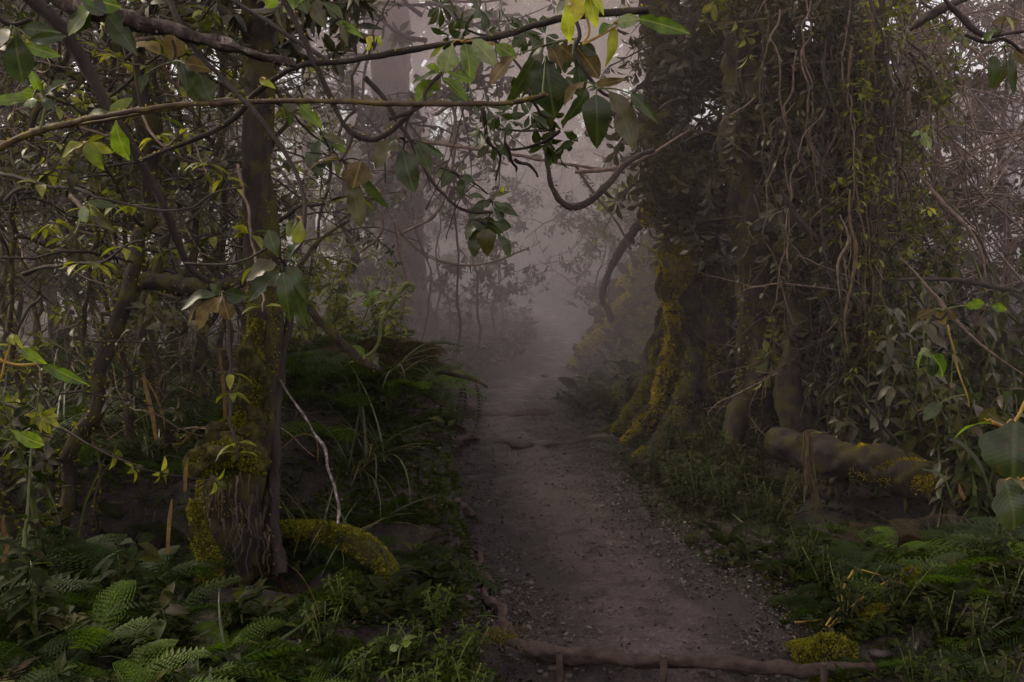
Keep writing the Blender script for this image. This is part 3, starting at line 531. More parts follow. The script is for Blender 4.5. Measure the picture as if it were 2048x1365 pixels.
rad = S(66, Yt) + S(34, Yt) * (1 - zz) ** 3 * (.6 + .8 * np.sin(th[None] * 3 + 1)) + S(15, Yt) * (vnoise(th[None] * 7 + 5, zz * 2.5) + .7 * vnoise(th[None] * 19, zz * 5 + 9)) * 2 + S(8, Yt) * vnoise(th[None] * 40, zz * 14)
rad = rad * (1 - .5 * sst(.86, 1, zz)); v = np.stack([sc0[0] + rad * np.cos(th)[None], sc0[1] + .05 + rad * .85 * np.sin(th)[None], sc0[2] - .12 + zz * hgt * (1 + .08 * vnoise(th[None] * 9, zz * 0)) + 0 * rad], -1)
i_ = np.arange(nn - 1)[:, None] * kk2; j_ = np.arange(kk2)[None]; j2 = (j_ + 1) % kk2
mb.add(v.reshape(-1, 3), np.stack([i_ + j_, i_ + j2, i_ + kk2 + j2, i_ + kk2 + j_], -1).reshape(-1, 4), np.zeros((nn * kk2, 2))); sub(mb, 'stump', [M['stumpwood']])
ms = MB(); fl = v.reshape(-1, 3); pick = rng.integers(0, len(fl), 9000); pp_ = fl[pick]; nr_ = pp_ - [sc0[0], sc0[1] + .05, 0]; nr_[:, 2] = 0; nr_ /= np.linalg.norm(nr_, axis=1)[:, None]
kp = (vnoise(pp_[:, 0] * 11 + 4, pp_[:, 2] * 6) + .9 * sst(sc0[2] + hgt * .55, sc0[2] + hgt * .9, pp_[:, 2]) - .12 + .5 * (pp_[:, 0] < sc0[0] - .07) * (pp_[:, 2] < sc0[2] + .25) + rng.normal(size=len(pp_)) * .12) > .12; pp_, nr_ = pp_[kp], nr_[kp]
ms.inst(T_TINY, frame_M(nr_ + rng.normal(size=nr_.shape) * .5 + [0, 0, -.3], rng.normal(size=nr_.shape), .016 * (.5 + rng.random(len(pp_)))), pp_ + nr_ * .004, 0); sub(ms, 'stump_moss', [M['moss']])
mb = MB()
for i in range(46):
    a = rng.uniform(400, 540); b_ = rng.uniform(940, 1080); ln = rng.uniform(25, 95); y = Yt - .30 + abs(a - 465) ** 2 * .00004 + rng.normal() * .02
    tube(mb, [P(a, b_, y), P(a + rng.normal() * 4, b_ + ln * .5, y - .01), P(a + rng.normal() * 9, b_ + ln, y + rng.normal() * .02)], [S(rng.uniform(1.2, 3.5), Yt), S(.8, Yt)], 12, 5, int(rng.random() < .3), .6, 20, .012)
sub(mb, 'root', [M['root'], M['vine']], label='ragged dead rootlets hanging down the rotten stump')
mb = MB(); c, r, NN, BB = tube(mb, px_curve([(600, 560), (578, 640), (563, 720), (556, 800), (550, 870), (545, 960), (548, 1050), (556, 1110), (560, 1150)], (5.4, 5.2)), [S(7, 5), S(9, 5), S(12, 5), S(12, 5), S(16, 5)], 70, 10, 0, .35, 8, .01); moss(mb, c, r, NN, BB, 0, 1, 500, .014, 1)
sub(mb, 'side_stem', [M['bark'], M['moss']])
# leafy head of the same tree seen at the top edge (narrow drooping leaves)
mb = MB()
for i in range(70):
    p = P(rng.uniform(330, 720), rng.uniform(-160, 60) + rng.random() * 60, 5.6 + rng.normal() * .5)
    k = 16; d = rdir(k, -.8); mb.inst(T_LONG, frame_M(d, rdir(k), S(70, 5.5) * (.6 + .6 * rng.random(k)) * .8), np.tile(p, (k, 1)), 0)
sub(mb, 'crown', [M['grey']])
for pp, rr_ in [([(515, 60), (440, 10), (380, -60)], 10), ([(512, -20), (600, -60), (680, -130)], 10), ([(517, 150), (470, 110), (430, 100)], 7), ([(524, 560), (590, 540), (640, 480), (700, 440)], 6)]:
    mb = MB(); tube(mb, px_curve(pp, (5.3, 5.6)), [S(rr_, 5.3), S(rr_ * .5, 5.3)], 20, 8, 0, .3, 6, .02); sub(mb, 'limb', [M['barkm']])

# mossy fallen log in front of it
def log_thing(name, label, pts, Y, rpx, mossm, k, side=(0, -.2, 1), ms=.02, wood='barkm', mrange=(.1, 1)):
    e = empty(name, Vector(px_curve(pts[:1], Y[0])[0]), label, 'log')
    mb = MB(); Ym = sum(Y) / 2; c, r, NN, BB = tube(mb, px_curve(pts, Y), [S(a, Ym) for a in rpx], 140, 32, 0, .24, 9)
    o = mb.build('wood', [M[wood]], e); o.location = -Vector(e.location)
    mb = MB(); moss(mb, c, r, NN, BB, mrange[0], mrange[1], k, ms, 0, side); o = mb.build('moss', [M[mossm]], e); o.location = -Vector(e.location)
    return e
log_thing('mossy_log', 'short fallen log with a bright green moss back beside the stump', [(545, 1058), (600, 1062), (655, 1068), (705, 1084), (748, 1112), (778, 1150), (790, 1190)], (5.6, 5.0), [14, 20, 24, 27, 26, 20, 12], 'moss', 52000, (0.1, -.4, .8), .013, wood='mossdark', mrange=(.02, .98))
log_thing('fallen_log', 'thick fallen trunk lying over the dark hollow on the right with yellow moss on top', [(1540, 880), (1600, 900), (1680, 916), (1760, 936), (1850, 962), (1920, 995), (1980, 1030)], (7.2, 6.3), [28, 36, 38, 40, 38, 34, 24], 'mossy', 38000, (.1, -.45, .8), .013, mrange=(.40, .88))
branch_thing('dead_stick', 'white lichened dead stick leaning over the log right of the mossy tree', 'stick',
    [(560, 760), (580, 795), (607, 832), (630, 870), (650, 900), (655, 935), (668, 975), (678, 1020), (676, 1050)], (5.3, 4.8), [1.6, 2.6, 2.2, 3.4, 2.4, 3, 2.6], 'birch', n=60, stemname='wood', lump=.4)
branch_thing('dead_branch', 'dead moss hung branch lying level across the thicket left of the mossy tree', 'branch',
    [(120, 500), (160, 515), (220, 535), (290, 562), (360, 572), (430, 576), (490, 566)], (6.0, 5.5), [8, 9, 12, 16, 14, 10], 'barkm', mossm='moss', mdens=1500, side=(0, -.5, -.4), n=70, stemname='wood', lump=.5, msize=.02)
branch_thing('dead_branch', 'mossy dead limb sloping down to the right behind the side stem of the mossy tree', 'branch',
    [(590, 600), (640, 640), (680, 680), (720, 720), (760, 740)], (5.8, 5.6), [6, 9, 9, 7], 'barkm', mossm='moss', mdens=2500, side=(0, -.1, .9), n=50, stemname='wood')

# ================================================================== plants
def frond_T(n=22, lod=0, L=.30):
    v = []; f = []; u = []
    def quad(p, q_, w_, z=0):
        d = np.array(q_) - np.array(p); x = np.array([d[1], -d[0], 0]); x = x / (np.linalg.norm(x) + 1e-9) * w_; i = len(v)
        m_ = np.array(p) * .55 + np.array(q_) * .45
        v.extend([p, m_ + x, q_, m_ - x]); f.append((i, i + 1, i + 2, i + 3)); u.extend([(.5, 0), (1, .5), (.5, 1), (0, .5)])
    arch = lambda t: np.array([0, t * (1 - .12 * t), .34 * t - .75 * t * t])
    for k in range(8): quad(arch(k / 8), arch((k + 1.3) / 8), .006)
    for k in range(n):
        t = .14 + .84 * (k / (n - 1)); ln = L * (math.sin(math.pi * min(1, (1 - t) * .9 + .12)) ** .8) * (.75 + .25 * (1 - t)); o = arch(t)
        for s in (-1, 1):
            dv = np.array([s * .93, .36, -.22 - .2 * rng.random()]); dv /= np.linalg.norm(dv); e_ = o + dv * ln
            if lod: quad(o, e_, .024)
            else:
                nn = 6
                for j in range(nn):
                    a = (j + .4) / nn; p = o + dv * ln * a + np.array([0, 0, -.12 * ln * a * a]); ll = .070 * (1 - a * .7)
                    for q_ in (-1, 1): quad(p, p + (np.array([dv[0] * .45, q_ * .9, -.1])) * ll, .017 * (1 - .4 * a))
    return np.array(v), np.array(f), np.array(u)
def frond_mesh(name, T, m):
    mb = MB(); mb.inst(T, np.eye(3)[None], np.zeros((1, 3)), 0); o = mb.build(name, [m], smooth=False); return o
_protos = {}
def fern(loc, size, n, key, label=None, lod=0, spread=360, az0=0, tilt=.55, group=None, cat='fern', single=False):
    """fern > frond (each its own child)"""
    e = empty('fern', loc, label, cat, group)
    kk = (key, lod)
    if kk not in _protos:
        _protos[kk] = []
        for _ in range(3):
            o = frond_mesh('frond', frond_T(16, 1, .15) if lod == 2 else frond_T(14 if lod == 0 else 17, lod), M[key]); _protos[kk].append(o.data); bpy.data.objects.remove(o)
    for i in range(n):
        a = R(az0 + spread * (i + rng.uniform(-.3, .3)) / n); t = tilt + rng.normal() * .15
        o = bpy.data.objects.new('frond', _protos[kk][i % 3]); col.objects.link(o); o.parent = e
        o.rotation_euler = (t, rng.normal() * .2, a); s = size * rng.uniform(.75, 1.15); o.scale = (s, s, s)
    return e
def ground_at(px, Y, dx=0):
    x = P(px, 700, Y)[0] + dx; return (x, Y, float(H(x, Y)) - .01)
def gfern(px, Y, size, n, key, lod=0, lift=0., **k):
    l = ground_at(px, Y); return fern((l[0], l[1], l[2] + lift), size, n, key, lod=lod, **k)

F1 = []
for px, Y, s, n, key in [(230, 4.5, .34, 7, 'fernb'), (330, 4.4, .36, 7, 'fern'), (110, 4.6, .34, 7, 'fern'), (450, 4.25, .30, 6, 'fernb'), (600, 3.9, .24, 6, 'fernb'), (20, 3.9, .4, 6, 'fern'), (240, 3.75, .32, 7, 'fernb'), (-10, 3.4, .3, 6, 'fern'), (360, 3.4, .25, 6, 'fernb'), (560, 4.5, .30, 6, 'fern'), (640, 4.7, .3, 6, 'fern'), (-60, 4.3, .5, 7, 'fern'), (190, 4.1, .34, 6, 'fernb'), (380, 3.9, .30, 7, 'fernb'), (90, 3.7, .36, 6, 'fern'), (560, 4.1, .26, 6, 'fern'), (700, 4.3, .24, 6, 'fern'), (290, 3.6, .26, 6, 'fernb'), (520, 3.75, .22, 6, 'fernb'), (640, 3.8, .2, 6, 'fernb'), (30, 4.9, .5, 7, 'fern'), (440, 3.5, .22, 5, 'fern'), (160, 3.45, .25, 5, 'fern')]:
    F1.append(gfern(px, Y, s, n, key))
number(F1, 'green fern low in the bottom left corner', 'ferns in the bottom left corner', 'fern')
F2 = []
for px, Y, s, n, key in [(180, 5.0, .5, 7, 'fern'), (280, 4.8, .45, 7, 'fern'), (420, 5.4, .4, 7, 'fern'), (380, 5.9, .5, 7, 'fern'), (160, 6.3, .6, 7, 'fern'), (430, 6.4, .5, 7, 'fern'), (-60, 5.2, .5, 6, 'fern'), (230, 8.6, .7, 7, 'fern'), (450, 8.4, .6, 7, 'fern'), (30, 8, .7, 7, 'fern'), (120, 5.6, .6, 8, 'fern'), (250, 5.4, .65, 8, 'fern'), (330, 6.2, .55, 7, 'fern'), (60, 6.5, .6, 7, 'fern'), (200, 7.2, .7, 8, 'fern'), (300, 8, .7, 7, 'fern'), (400, 7.4, .6, 8, 'fern'), (-40, 7, .7, 7, 'fern'), (120, 8.6, .7, 7, 'fern'), (350, 5.0, .4, 6, 'fern'), (-30, 5.6, .5, 6, 'fern')]:
    F2.append(gfern(px, Y, s, n, key, lift=.02))
number(F2, 'dark green fern in the sedge left of the mossy tree', 'ferns left of the mossy tree', 'fern')
F3 = []
for px, Y, s, n, key in [(870, 6.35, .36, 7, 'fern'), (835, 6.2, .34, 7, 'fernb'), (770, 6.1, .42, 7, 'fern'), (710, 6.2, .45, 7, 'fern'), (880, 6.9, .34, 7, 'fern'), (660, 6.0, .4, 7, 'fernb'), (810, 6.7, .4, 7, 'fernd'), (740, 7.1, .45, 7, 'fern'), (860, 6.6, .34, 7, 'fernd'), (800, 6.4, .36, 7, 'fern'), (720, 6.8, .45, 7, 'fernd'), (850, 7.0, .4, 7, 'fernd'), (680, 5.2, .3, 7, 'fern'), (780, 5.2, .24, 6, 'fern'), (620, 6.2, .5, 7, 'fern'), (830, 5.4, .2, 6, 'fern'), (640, 5.7, .42, 6, 'fern'), (700, 6.0, .5, 7, 'fern'), (745, 6.6, .45, 7, 'fernd'), (640, 6.6, .5, 6, 'fern'), (800, 7.0, .5, 7, 'fernd'), (690, 7.3, .5, 7, 'fern'), (840, 7.4, .42, 7, 'fern'), (760, 5.6, .28, 6, 'fern'), (820, 6.0, .26, 6, 'fern'), (600, 7.6, .5, 6, 'fern')]:
    F3.append(gfern(px, Y, s, n, key))
number(F3, 'fern on the dark bank between mossy tree and path', 'ferns on the left bank', 'fern')
F4 = []
for px, Y, s, n, key in [(800, 9.2, .6, 8, 'fern'), (850, 10.2, .6, 8, 'fernb'), (760, 10.4, .65, 8, 'fern'), (880, 11.8, .55, 7, 'fernb'), (820, 12.5, .6, 7, 'fern'), (700, 9, .6, 8, 'fern'), (900, 13.5, .5, 7, 'fern'), (740, 13, .7, 7, 'fern'), (660, 11.5, .7, 7, 'fern'), (580, 10.5, .7, 7, 'fern')]:
    F4.append(gfern(px, Y, s, n, key, lod=1))
number(F4, 'pale feathery fern in thin mist behind the left bank', 'ferns behind the left bank', 'fern')
F5 = []
for px, Y, s, n, key in [(1680, 5.6, .36, 7, 'fern'), (1820, 4.7, .3, 7, 'fernb'), (1900, 5.5, .4, 7, 'fern'), (1640, 4.9, .26, 7, 'fern'), (1980, 4.2, .3, 7, 'fernb'), (2080, 5.4, .45, 7, 'fern'), (1720, 5.3, .32, 7, 'fern'), (1840, 6.1, .4, 7, 'fernd'), (1790, 5.6, .40, 7, 'fernb'), (1700, 5.0, .34, 7, 'fern'), (1860, 5.0, .36, 7, 'fern'), (1960, 4.7, .34, 7, 'fernb'), (2060, 4.9, .42, 7, 'fernb'), (1640, 5.5, .32, 7, 'fern'), (1900, 4.2, .26, 6, 'fernb'), (2040, 3.9, .28, 6, 'fern'), (1760, 4.35, .22, 6, 'fern'), (2000, 5.9, .45, 7, 'fern'), (1730, 6.2, .4, 6, 'fernd'), (1600, 6.1, .3, 6, 'fern'), (1540, 6.7, .3, 6, 'fern')]:
    F5.append(gfern(px, Y, s, n, key))
number(F5, 'fern in the tangle at the lower right beside the path', 'ferns at the lower right', 'fern')
F6 = []
for px, Y, s, n, key in [(1250, 13.5, .5, 6, 'fern'), (1290, 11.2, .4, 6, 'fern'), (1430, 9.0, .4, 6, 'fern'), (1480, 8.2, .4, 6, 'fernd'), (1400, 10.2, .5, 6, 'fern'), (1340, 9.2, .34, 6, 'fern'), (1560, 8.6, .5, 6, 'fern'), (1230, 15.5, .5, 6, 'fern')]:
    F6.append(gfern(px, Y, s, n, key, lod=1))
number(F6, 'small fern on the slope around the gold moss tree', 'ferns on the right slope', 'fern')
# single dead fronds hanging over the bank and in front of the log
def frond_hang(base, Y, ln, az, tilt, label):
    e = fern(P(base[0], base[1], Y), ln, 1, 'ferndk', label, 2); o = e.children[0]; o.rotation_euler = (tilt, rng.normal() * .2, R(az)); o.scale = (ln,) * 3; return e
def frond_from(base, Y, size, az, tilt, key, label):
    e = fern(P(base[0], base[1], Y), size, 1, key, label, 1 if tilt < -.2 else 0, az0=az, tilt=tilt); e.children[0].rotation_euler = (tilt, 0, R(az)); e.children[0].scale = (size,) * 3; return e
for b_, ln, az_, t_, lab in [((898, 772), .40, 170, -1.2, 'dark dead frond hanging straight down from the left bank edge'), ((925, 760), .46, 205, -1.3, 'longest dark frond hanging in the middle of the bank overhang'), ((945, 758), .40, 235, -1.0, 'dark frond hanging furthest right from the bank over the path'), ((880, 765), .34, 150, -1.25, 'short dark frond hanging close against the left bank')]:
    frond_hang(b_, 7.0 + rng.random() * .1, ln, az_, t_, lab)
frond_from((850, 745), 6.9, .42, 200, -.5, 'fernd', 'brown frond arching over the top of the left bank')
frond_from((825, 800), 6.7, .36, 170, -.6, 'fernd', 'brown hanging frond lower on the face of the left bank')
branch_thing('dead_branch', 'mossy stick poking out of the bank top above the hanging fronds', 'branch', [(820, 745), (870, 742), (910, 750), (950, 760), (975, 775)], (7.1, 6.9), [5, 5, 4, 3], 'bark', mossm='moss', mdens=2500, n=30, stemname='wood')
frond_from((1950, 1045), 4.6, .36, 75, .15, 'fernd', 'dead brown fern frond arching in front of the fallen trunk')
frond_from((1700, 1050), 5.2, .3, 80, .3, 'fern', 'single green frond lying at the right path side under the hollow')

# sedge clumps
def sedge(loc, ln, k, key='grass', w=.02, cat='sedge', bend=(.3, .9), label=None, group=None, lean=None, spread=.45, nmax=6):
    mb = MB()
    for b in np.linspace(bend[0], bend[1], nmax):
        T = blade_T(w, 7, b); kk = max(1, k // nmax); a = rng.random(kk) * 6.283; up = 1.2 + rng.random(kk) * 1.5
        d = np.stack([np.cos(a), np.sin(a), up], -1)
        if lean is not None: d = d + np.array(lean)
        nrm = np.stack([-np.cos(a) * 1, -np.sin(a) * 1, np.full(kk, 1.0)], -1); l = ln * (.5 + .7 * rng.random(kk))
        mb.inst(T, frame_M(d, nrm, l), rng.normal(size=(kk, 3)) * [.04, .04, .0] * (spread / .45), 0)
    o = mb.build('sedge_tuft', [M[key]], smooth=False); o.location = loc; tag(o, label, cat, group); return o
SG = []
for px, Y, ln, k in [(300, 6.4, .75, 46), (230, 5.9, .7, 40), (400, 6.6, .7, 40), (130, 6.6, .8, 40), (350, 7.6, .8, 40), (30, 5.8, .7, 36), (440, 7.8, .8, 36), (200, 8.2, .8, 40), (90, 7.4, .8, 36), (-40, 6.2, .8, 36), (300, 9, .8, 36), (450, 9.5, .7, 30)]:
    l = ground_at(px, Y); SG.append(sedge(l, ln, k))
number(SG, 'clump of tall arching sedge left of the mossy tree', 'sedge clumps left of the mossy tree', 'sedge')
SG = []
for px, Y, ln, k, lean in [(780, 6.15, .45, 26, (.5, -.6, .1)), (740, 5.75, .6, 26, (.8, -.4, .2)), (630, 5.5, .7, 20, (.1, 0, 1.2)), (660, 5.35, .62, 26, (.9, -.3, 0)), (700, 5.7, .6, 24, (.9, -.3, .2)), (600, 5.6, .5, 18, (.2, 0, .4)), (850, 6.1, .22, 20, None)]:
    l = ground_at(px, Y); SG.append(sedge((l[0], l[1], l[2] + .1), ln, k, w=.022, lean=lean))
number(SG, 'arching sedge hanging over the mossy short log', 'sedge on the left bank', 'sedge')
SG = []
for px, Y, ln, k in [(1370, 6.9, .28, 30), (1880, 5.9, .6, 26), (1960, 5.5, .6, 26), (2020, 6.2, .6, 24), (1420, 8.4, .45, 24), (1300, 10.5, .35, 24), (1640, 5.9, .35, 26), (1760, 4.9, .3, 20), (1490, 8.9, .5, 24), (1850, 4.5, .3, 18)]:
    l = ground_at(px, Y); SG.append(sedge(l, ln, k, w=.016))
number(SG, 'tuft of thin sedge on the right side of the path', 'sedge tufts right of the path', 'sedge')
# straw coloured broken blades, one thing each
def strip(pts, Y, wpx, key, name, label, cat, group=None):
    mb = MB(); c = crom(px_curve(pts, Y), 16); w_ = S(wpx * .72, np.mean(Y)) / 2 * np.concatenate([np.linspace(.8, 1, 8), np.linspace(1, .25, 8)])
    x = np.array([1., .35, 0]); t = np.gradient(c, axis=0); x = np.cross(t / np.linalg.norm(t, axis=1)[:, None], [0, -1, .1]); x /= np.linalg.norm(x, axis=1)[:, None]
    v = np.stack([c - x * w_[:, None], c + x * w_[:, None] + [0, .004, .003]], 1).reshape(-1, 3); i = np.arange(15)[:, None] * 2
    f = np.concatenate([i, i + 1, i + 3, i + 2], 1); mb.add(v, f, np.tile([[0, 0], [1, 0]], (16, 1)))
    o0 = c[0].copy(); o = mb.build(name, [M[key]], origin=o0); return tag(o, label, cat, group)
for pts, Y, w_, key, lab in [
    ([(312, 880), (304, 830), (292, 780), (285, 750)], 5.6, 12, 'straw', 'broken salmon coloured dry blade standing in the sedge'),
    ([(450, 860), (448, 790), (440, 715), (437, 697)], 5.5, 10, 'straw', 'dry orange blade bent over left of the mossy trunk'),
    ([(437, 697), (465, 700), (480, 720), (486, 745)], 5.4, 8, 'straw', 'curled dry tip hanging beside the mossy trunk'),
    ([(335, 1110), (337, 1060), (341, 1020), (343, 1000)], 4.7, 11, 'straw', 'upright straw coloured stub in front of the stump'),
    ([(370, 985), (371, 945), (376, 915)], 4.9, 11, 'straw', 'short pinkish dry stub leaning on the left of the stump moss'),
    ([(0, 1140), (15, 1090), (5, 1055), (8, 1030)], 4.4, 12, 'straw', 'kinked dry blade at the left edge of the picture'),
    ([(360, 890), (395, 858), (430, 856), (455, 868)], 5.2, 6, 'straw', 'thin pale blade arching left of the moss cushion'),
    ([(240, 720), (232, 690), (215, 680), (200, 690)], 6.4, 7, 'straw', 'small bowed dry blade deep in the fern bed'),
    ([(285, 750), (310, 790), (325, 830), (330, 860)], 5.6, 7, 'straw', 'folded dry blade hanging from the salmon coloured one'),
    ([(155, 1080), (170, 1010), (195, 950), (215, 905)], 4.8, 6, 'grass', 'slim green blade standing at the far left'),
    ([(1985, 1000), (1960, 930), (1925, 890), (1900, 880)], 4.0, 10, 'grass', 'broad green grass blade arching at the right edge'),
    ([(1905, 1000), (1890, 960), (1870, 945), (1845, 940)], 5.2, 6, 'grass', 'thin green blade curving over the fallen trunk'),
    ([(1930, 1000), (1922, 985), (1918, 968)], 5.0, 12, 'straw', 'small torn straw coloured stub on the fallen trunk'),
    ([(560, 900), (600, 870), (632, 880), (636, 930)], 5.1, 5, 'straw', 'thin orange stalk arching to the white dead stick'),
    ([(545, 1110), (600, 1150), (636, 1220), (640, 1290)], 4.5, 4, 'straw', 'thin arching brown stalk right below the stump')]:
    strip(pts, Y, w_, key, 'grass_blade', lab, 'grass blade')

# leafy plants (stem whorls), one thing each: stem + foliage
def leafy_plant(loc, h, k, T, ls, key, label=None, group=None, cat='plant', lean=(0, 0), name='leafy_plant', stems=1, droop=.3, per=5):
    e = empty(name, loc, label, cat, group); st = MB(); fo = MB()
    for s_ in range(stems):
        a = rng.random() * 6.283; ln = np.array([math.cos(a), math.sin(a)]) * (.25 * (stems > 1)) + np.array(lean) + rng.normal(size=2) * .12; hh = h * rng.uniform(.65, 1.1)
        c, r, NN, BB = tube(st, [(0, 0, 0), (ln[0] * hh * .4, ln[1] * hh * .4, hh * .5), (ln[0] * hh, ln[1] * hh, hh)], [h * .012 + .002, .002], 14, 5, 0, .2, 8, .01)
        for j in range(k):
            t = .25 + .75 * j / max(1, k - 1); p = c[int(t * 13)]
            whorl(fo, p, (c[min(13, int(t * 13) + 1)] - c[max(0, int(t * 13) - 1)]), per, T, ls, 0, droop)
    st.build('stem', [M['pod']], e); fo.build('foliage', [M[key]], e); return e
GP = []
for px, Y in [(1310, 8.0), (1350, 7.6), (1400, 7.3), (1440, 7.8), (1380, 8.3), (1460, 7.2), (1500, 7.6), (1420, 8.6), (1340, 8.9), (1480, 8.3), (1520, 6.8), (1400, 6.9), (1450, 6.7), (1550, 6.4), (1360, 7.2)]:
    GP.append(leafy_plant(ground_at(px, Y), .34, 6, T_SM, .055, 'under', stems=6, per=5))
number(GP, 'low small leaved plant on the right bank', 'small leaved plants on the right bank', 'plant')
GP = []
for px, Y in [(760, 4.2), (830, 4.3), (870, 4.5), (900, 4.1), (940, 4.35), (720, 4.0), (800, 3.8), (860, 3.75), (930, 3.8), (680, 4.6), (640, 4.3)]:
    GP.append(leafy_plant(ground_at(px, Y), .20, 5, T_SM, .034, 'mossg', stems=7, per=5))
number(GP, 'small bright leafy plant at the lower left path edge', 'leafy plants at the lower left path edge', 'plant')
GP = []
for px, Y in [(1900, 4.4), (1960, 4.2), (2030, 4.4), (1990, 5.0), (1850, 4.0), (1930, 3.8), (2020, 3.7), (1800, 4.6), (1700, 4.7), (1660, 5.1), (1620, 5.4)]:
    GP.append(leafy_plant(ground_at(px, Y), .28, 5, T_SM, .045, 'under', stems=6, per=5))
number(GP, 'dark small leaved plant in the lower right corner tangle', 'dark plants at the lower right', 'plant')
GP = []
for px, Y, h in [(30, 4.6, .9), (140, 5.2, .8), (-30, 4.0, .8), (80, 5.0, 1.0), (240, 4.6, .35), (330, 4.2, .25), (480, 4.4, .2), (60, 4.0, .5)]:
    GP.append(leafy_plant(ground_at(px, Y), h, 5, T_MID, .11, 'under', stems=2, per=4, name='broadleaf_plant'))
number(GP, 'slender broad leaved plant on the far left', 'broad leaved plants on the far left', 'plant')
GP = []
for px, Y, h in [(1700, 7.8, 1.3), (1760, 7.2, 1.2), (1850, 7.2, 1.5), (1930, 7.4, 1.5), (2010, 7.0, 1.5), (1900, 6.4, 1.0), (1970, 6.2, 1.1), (2060, 6.4, 1.3), (1620, 8.4, 1.0), (1820, 6.9, .9), (1500, 9.5, .9), (1560, 9.0, .8), (1680, 7.2, .8), (2050, 7.6, 1.8), (1780, 8, 1.6)]:
    GP.append(leafy_plant(ground_at(px, Y), h, 8, T_MID, .12, 'grey' if rng.random() < .5 else 'under', stems=4, per=5, name='broadleaf_plant', droop=.6))
number(GP, 'dark broad leaved bush stem behind the fallen trunk', 'broad leaved shrubs behind the fallen trunk', 'shrub')
GP = []
for px, Y, h in [(600, 7.4, .9), (660, 8.0, .8), (720, 7.6, .6), (640, 9, 1.2), (760, 8.6, .7), (580, 8.8, 1.2), (700, 9.6, 1.0), (540, 7.8, .9), (800, 8.0, .5)]:
    GP.append(leafy_plant(ground_at(px, Y), h, 7, T_MID, .09, 'mix', stems=4, per=4))
number(GP, 'loose leafy sapling just right of the mossy trunk', 'saplings right of the mossy trunk', 'sapling')
# curly woolly stem in front of the bank
branch_thing('woolly_plant', 'pale woolly stem with curled buds rising over the bank right of the mossy tree', 'plant',
    [(700, 728), (738, 712), (755, 690), (765, 640), (790, 600), (808, 575), (818, 568)], (6.0, 5.9), [3, 3, 4, 4], 'pod', n=50,
    twigs=[([(818, 568), (826, 572), (822, 582), (814, 578)], 5.9, [4, 3]), ([(803, 592), (794, 598), (800, 606)], 5.9, [3, 2]), ([(772, 622), (784, 618), (786, 628)], 5.95, [3, 2])],
    clusters=[((730, 715), [((730, 712), (705, 690), 18, 'g'), ((742, 706), (760, 730), 18, 'd'), ((738, 712), (735, 742), 16, 'g')], 6.0), ((735, 600), [((735, 590), (700, 580), 18, 'l', .4), ((735, 592), (760, 580), 18, 'l', .4), ((738, 595), (732, 612), 14, 'g')], 5.9)])
# hanging / edge hero leaves as loose sprigs
def sprig(label, stem, Y, cl, name='leafy_twig', r=3, m='bark', group=None):
    return branch_thing(name, label, 'twig', stem, Y, [r, r * .7], m, cl, n=24, group=group)
sprig('huge shiny grey green leaf with a yellow midrib hanging at the right edge', [(2060, 790), (2045, 815), (2030, 845)], 1.9, [((2030, 845), [((2030, 842), (2026, 970), 130, 'd', .15, -.03), ((2012, 848), (1985, 830), 12, 'd')], 1.85, 'gold')], name='big_leaf', r=5, m='gold')
sprig('curled grey leaf with yellow stalk left of the huge leaf at the right edge', [(2020, 862), (1990, 848), (1975, 842)], 1.9, [((1975, 842), [((1988, 850), (1902, 826), 46, 'g', .9, .05), ((1960, 846), (1990, 820), 30, 'd', .5)], 1.88, 'gold')], name='big_leaf', r=4, m='gold')
sprig('dark green drooping leaf at the right edge under the huge shiny leaf', [(2060, 950), (2030, 965)], 1.8, [((2030, 965), [((2010, 962), (2050, 1068), 110, 'd', -.35, -.02), ((2040, 960), (1990, 1010), 60, 'd', .8)], 1.8, 'gold')], name='big_leaf', r=4, m='gold')
sprig('dark leaves hanging from a twig in front of the pale sky at the upper right', [(1930, 70), (1975, 85), (2010, 80), (2060, 120)], 3.2, [((2005, 92), [((1985, 112), (1994, 174), 28, 'd', .1), ((2012, 105), (2010, 178), 22, 'd', -.3), ((2022, 105), (2026, 190), 18, 'd', .4), ((2030, 100), (2062, 128), 34, 'b', .3)], 3.2), ((2000, 70), [((2010, 35), (2040, 45), 20, 'm'), ((1990, 60), (1970, 80), 22, 'g'), ((1985, 48), (2045, 30), 24, 'b')], 3.2)], r=4)
sprig('pale three lobed leaf beside the tangle at the upper right', [(1820, 300), (1840, 270)], 5.5, [((1842, 266), [((1842, 268), (1852, 292), 12, 'l'), ((1842, 264), (1826, 272), 12, 'l'), ((1845, 264), (1868, 300), 14, 'l')], 5.5)], r=2)
sprig('small yellow leaf pair below the three lobed leaf on the right', [(1840, 430), (1855, 420)], 5.5, [((1855, 418), [((1855, 418), (1862, 432), 8, 'y'), ((1858, 416), (1874, 428), 9, 'y'), ((1853, 418), (1845, 426), 7, 'y')], 5.5)], r=2)
sprig('shiny sprig of four pale leaves right of the hanging lianas', [(1845, 560), (1846, 640), (1848, 700)], 5.2, [((1848, 700), [((1842, 698), (1866, 714), 16, 'l', .3), ((1862, 710), (1912, 756), 34, 'g', .2), ((1850, 702), (1820, 722), 16, 'g'), ((1848, 706), (1846, 740), 16, 'd'), ((1860, 716), (1880, 752), 24, 'd')], 5.2)], r=2, m='pod')
sprig('long twig of spotted grey brown leaves right of the hanging lianas', [(1960, 600), (1900, 625), (1880, 640), (1850, 615), (1810, 560)], 5.0, [((1885, 622), [((1868, 620), (1836, 634), 20, 'b'), ((1872, 622), (1898, 648), 22, 'b', .2), ((1892, 616), (1916, 640), 16, 'b'), ((1930, 612), (1975, 606), 20, 'g', .6), ((1985, 612), (2022, 622), 18, 'g', .5)], 5.0)], r=2.5)
